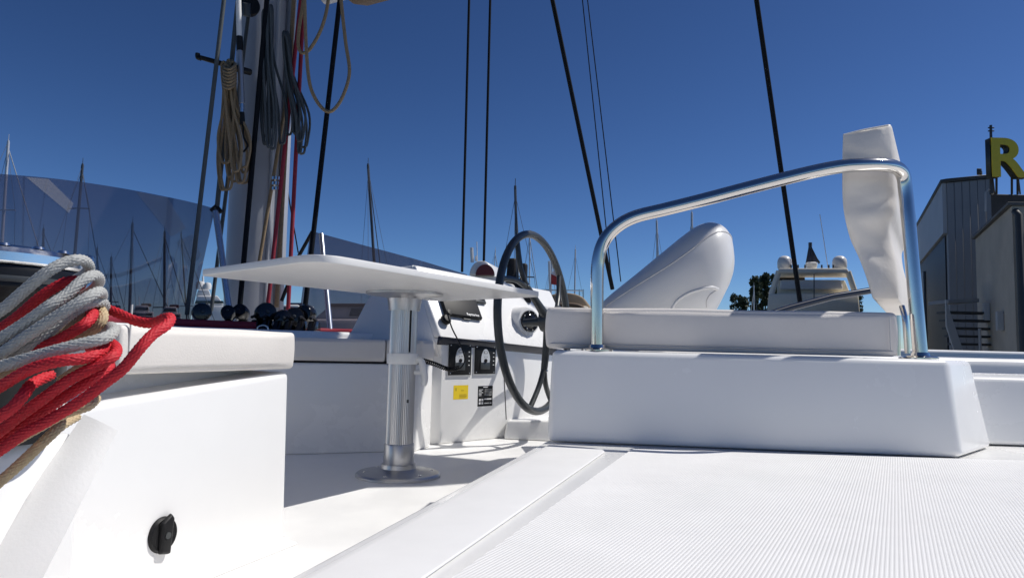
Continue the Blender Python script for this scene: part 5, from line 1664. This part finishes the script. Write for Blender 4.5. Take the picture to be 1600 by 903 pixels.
# lower plinth in front of hangar and outside stair
ST = thing('outside_stair', flat(px(1500, 520, Y=20), GZ), 'dark outside stair with pale sloping side against the buildings', 'stair')
q0_, q1_ = px(1478, 468, Y=20), px(1512, 568, Y=20)
extrude_profile('stringer', [q0_, q0_ + Z * -0.75, q1_ + Z * -0.9, q1_], Vector((0.03, 0.1, 0)), CLADL, 0.0, 1, ST)
for i in range(9):
    q = q0_ + (q1_ - q0_) * (i / 8)
    box('step', (q.x + 0.75, q.y + 0.3, q.z - 0.35), (1.4, 0.5, 0.06), PIPEM, 0, 0.005, 1, ST)
hexa('landing', [px(1482, 474, Y=20.2), px(1530, 472, Y=20.2), px(1530, 472, Y=20.2) + Vector((0, 1, 0)), px(1482, 474, Y=20.2) + Vector((0, 1, 0))], [px(1482, 468, Y=20.2), px(1530, 466, Y=20.2), px(1530, 466, Y=20.2) + Vector((0, 1, 0)), px(1482, 468, Y=20.2) + Vector((0, 1, 0))], CLAD, 0.01, 1, ST)
tube('handrail', [q1_ + Z * 0.0 + Vector((0.3, -0.1, 0)), q1_ + Z * 1.0 + Vector((0.3, -0.1, 0))], 0.04, CLADL, 8, False, ST)

# upper roof block carrying the sign
UB = px(1548, 303, Y=21)
ub = thing('roof_block', flat(UB + Vector((3, 1, 0)), GZ), 'dark flat roofed block below the yellow letter', 'building')
hexa('wall', [flat(UB, GZ), flat(UB + Vector((9, 0, 0)), GZ), flat(UB + Vector((9, 2.5, 0)), GZ), flat(UB + Vector((1.9, 2.5, 0)), GZ)], [UB, UB + Vector((9, 0, 0)), UB + Vector((9, 2.5, 0)), UB + Vector((1.9, 2.5, 0))], mat('dark_block', (0.075, 0.07, 0.065), 0.85, var=0.2), 0.02, 1, ub)
tube('conduit', [px(1540, 330, Y=20.9), px(1540, 300, Y=20.9), px(1546, 296, Y=20.9)], 0.03, CLADL, 6, False, ub)
# yellow letter R
SY = 20.0
SG = thing('letter_sign', px(1575, 303, Y=SY), 'big yellow letter R on struts above the buildings', 'sign')
SIGNM = mat('sign_yellow', (0.80, 0.60, 0.03), 0.45, var=0.08)
SIGNE = mat('sign_edge', (0.03, 0.035, 0.03), 0.5)
text_mesh('letter_side', 'R', 1.60, px(1544, 274.5, Y=SY) + Vector((0, 0.14, 0)), Vector((1, 0, 0)), Z, SIGNE, SG, 0.10, True, 1.12)
text_mesh('letter_face', 'R', 1.60, px(1545, 274.5, Y=SY), Vector((1, 0, 0)), Z, SIGNM, SG, 0.012, True, 1.12)
for xa in (1548, 1557, 1581, 1590):
    tube('strut', [px(xa, 303, Y=SY + 1.1), px(xa, 270, Y=SY + 0.2)], 0.035, PIPEM, 6, False, SG)
for xa in (1554, 1594):
    tube('strut_brace', [px(xa, 303, Y=SY + 1.8), px(xa - 5, 262, Y=SY + 0.2)], 0.025, PIPEM, 6, False, SG)
AN = thing('aerial', px(1549, 225, Y=SY + 0.5), 'thin dark aerial standing above the yellow letter', 'aerial')
tube('pole', [px(1550, 303, Y=SY + 0.6), px(1548, 196, Y=SY + 0.6)], 0.04, PIPEM, 6, False, AN)
for yy in (200, 205):
    tube('cross_bar', [px(1544, yy, Y=SY + 0.6), px(1553, yy, Y=SY + 0.6)], 0.02, PIPEM, 6, False, AN)
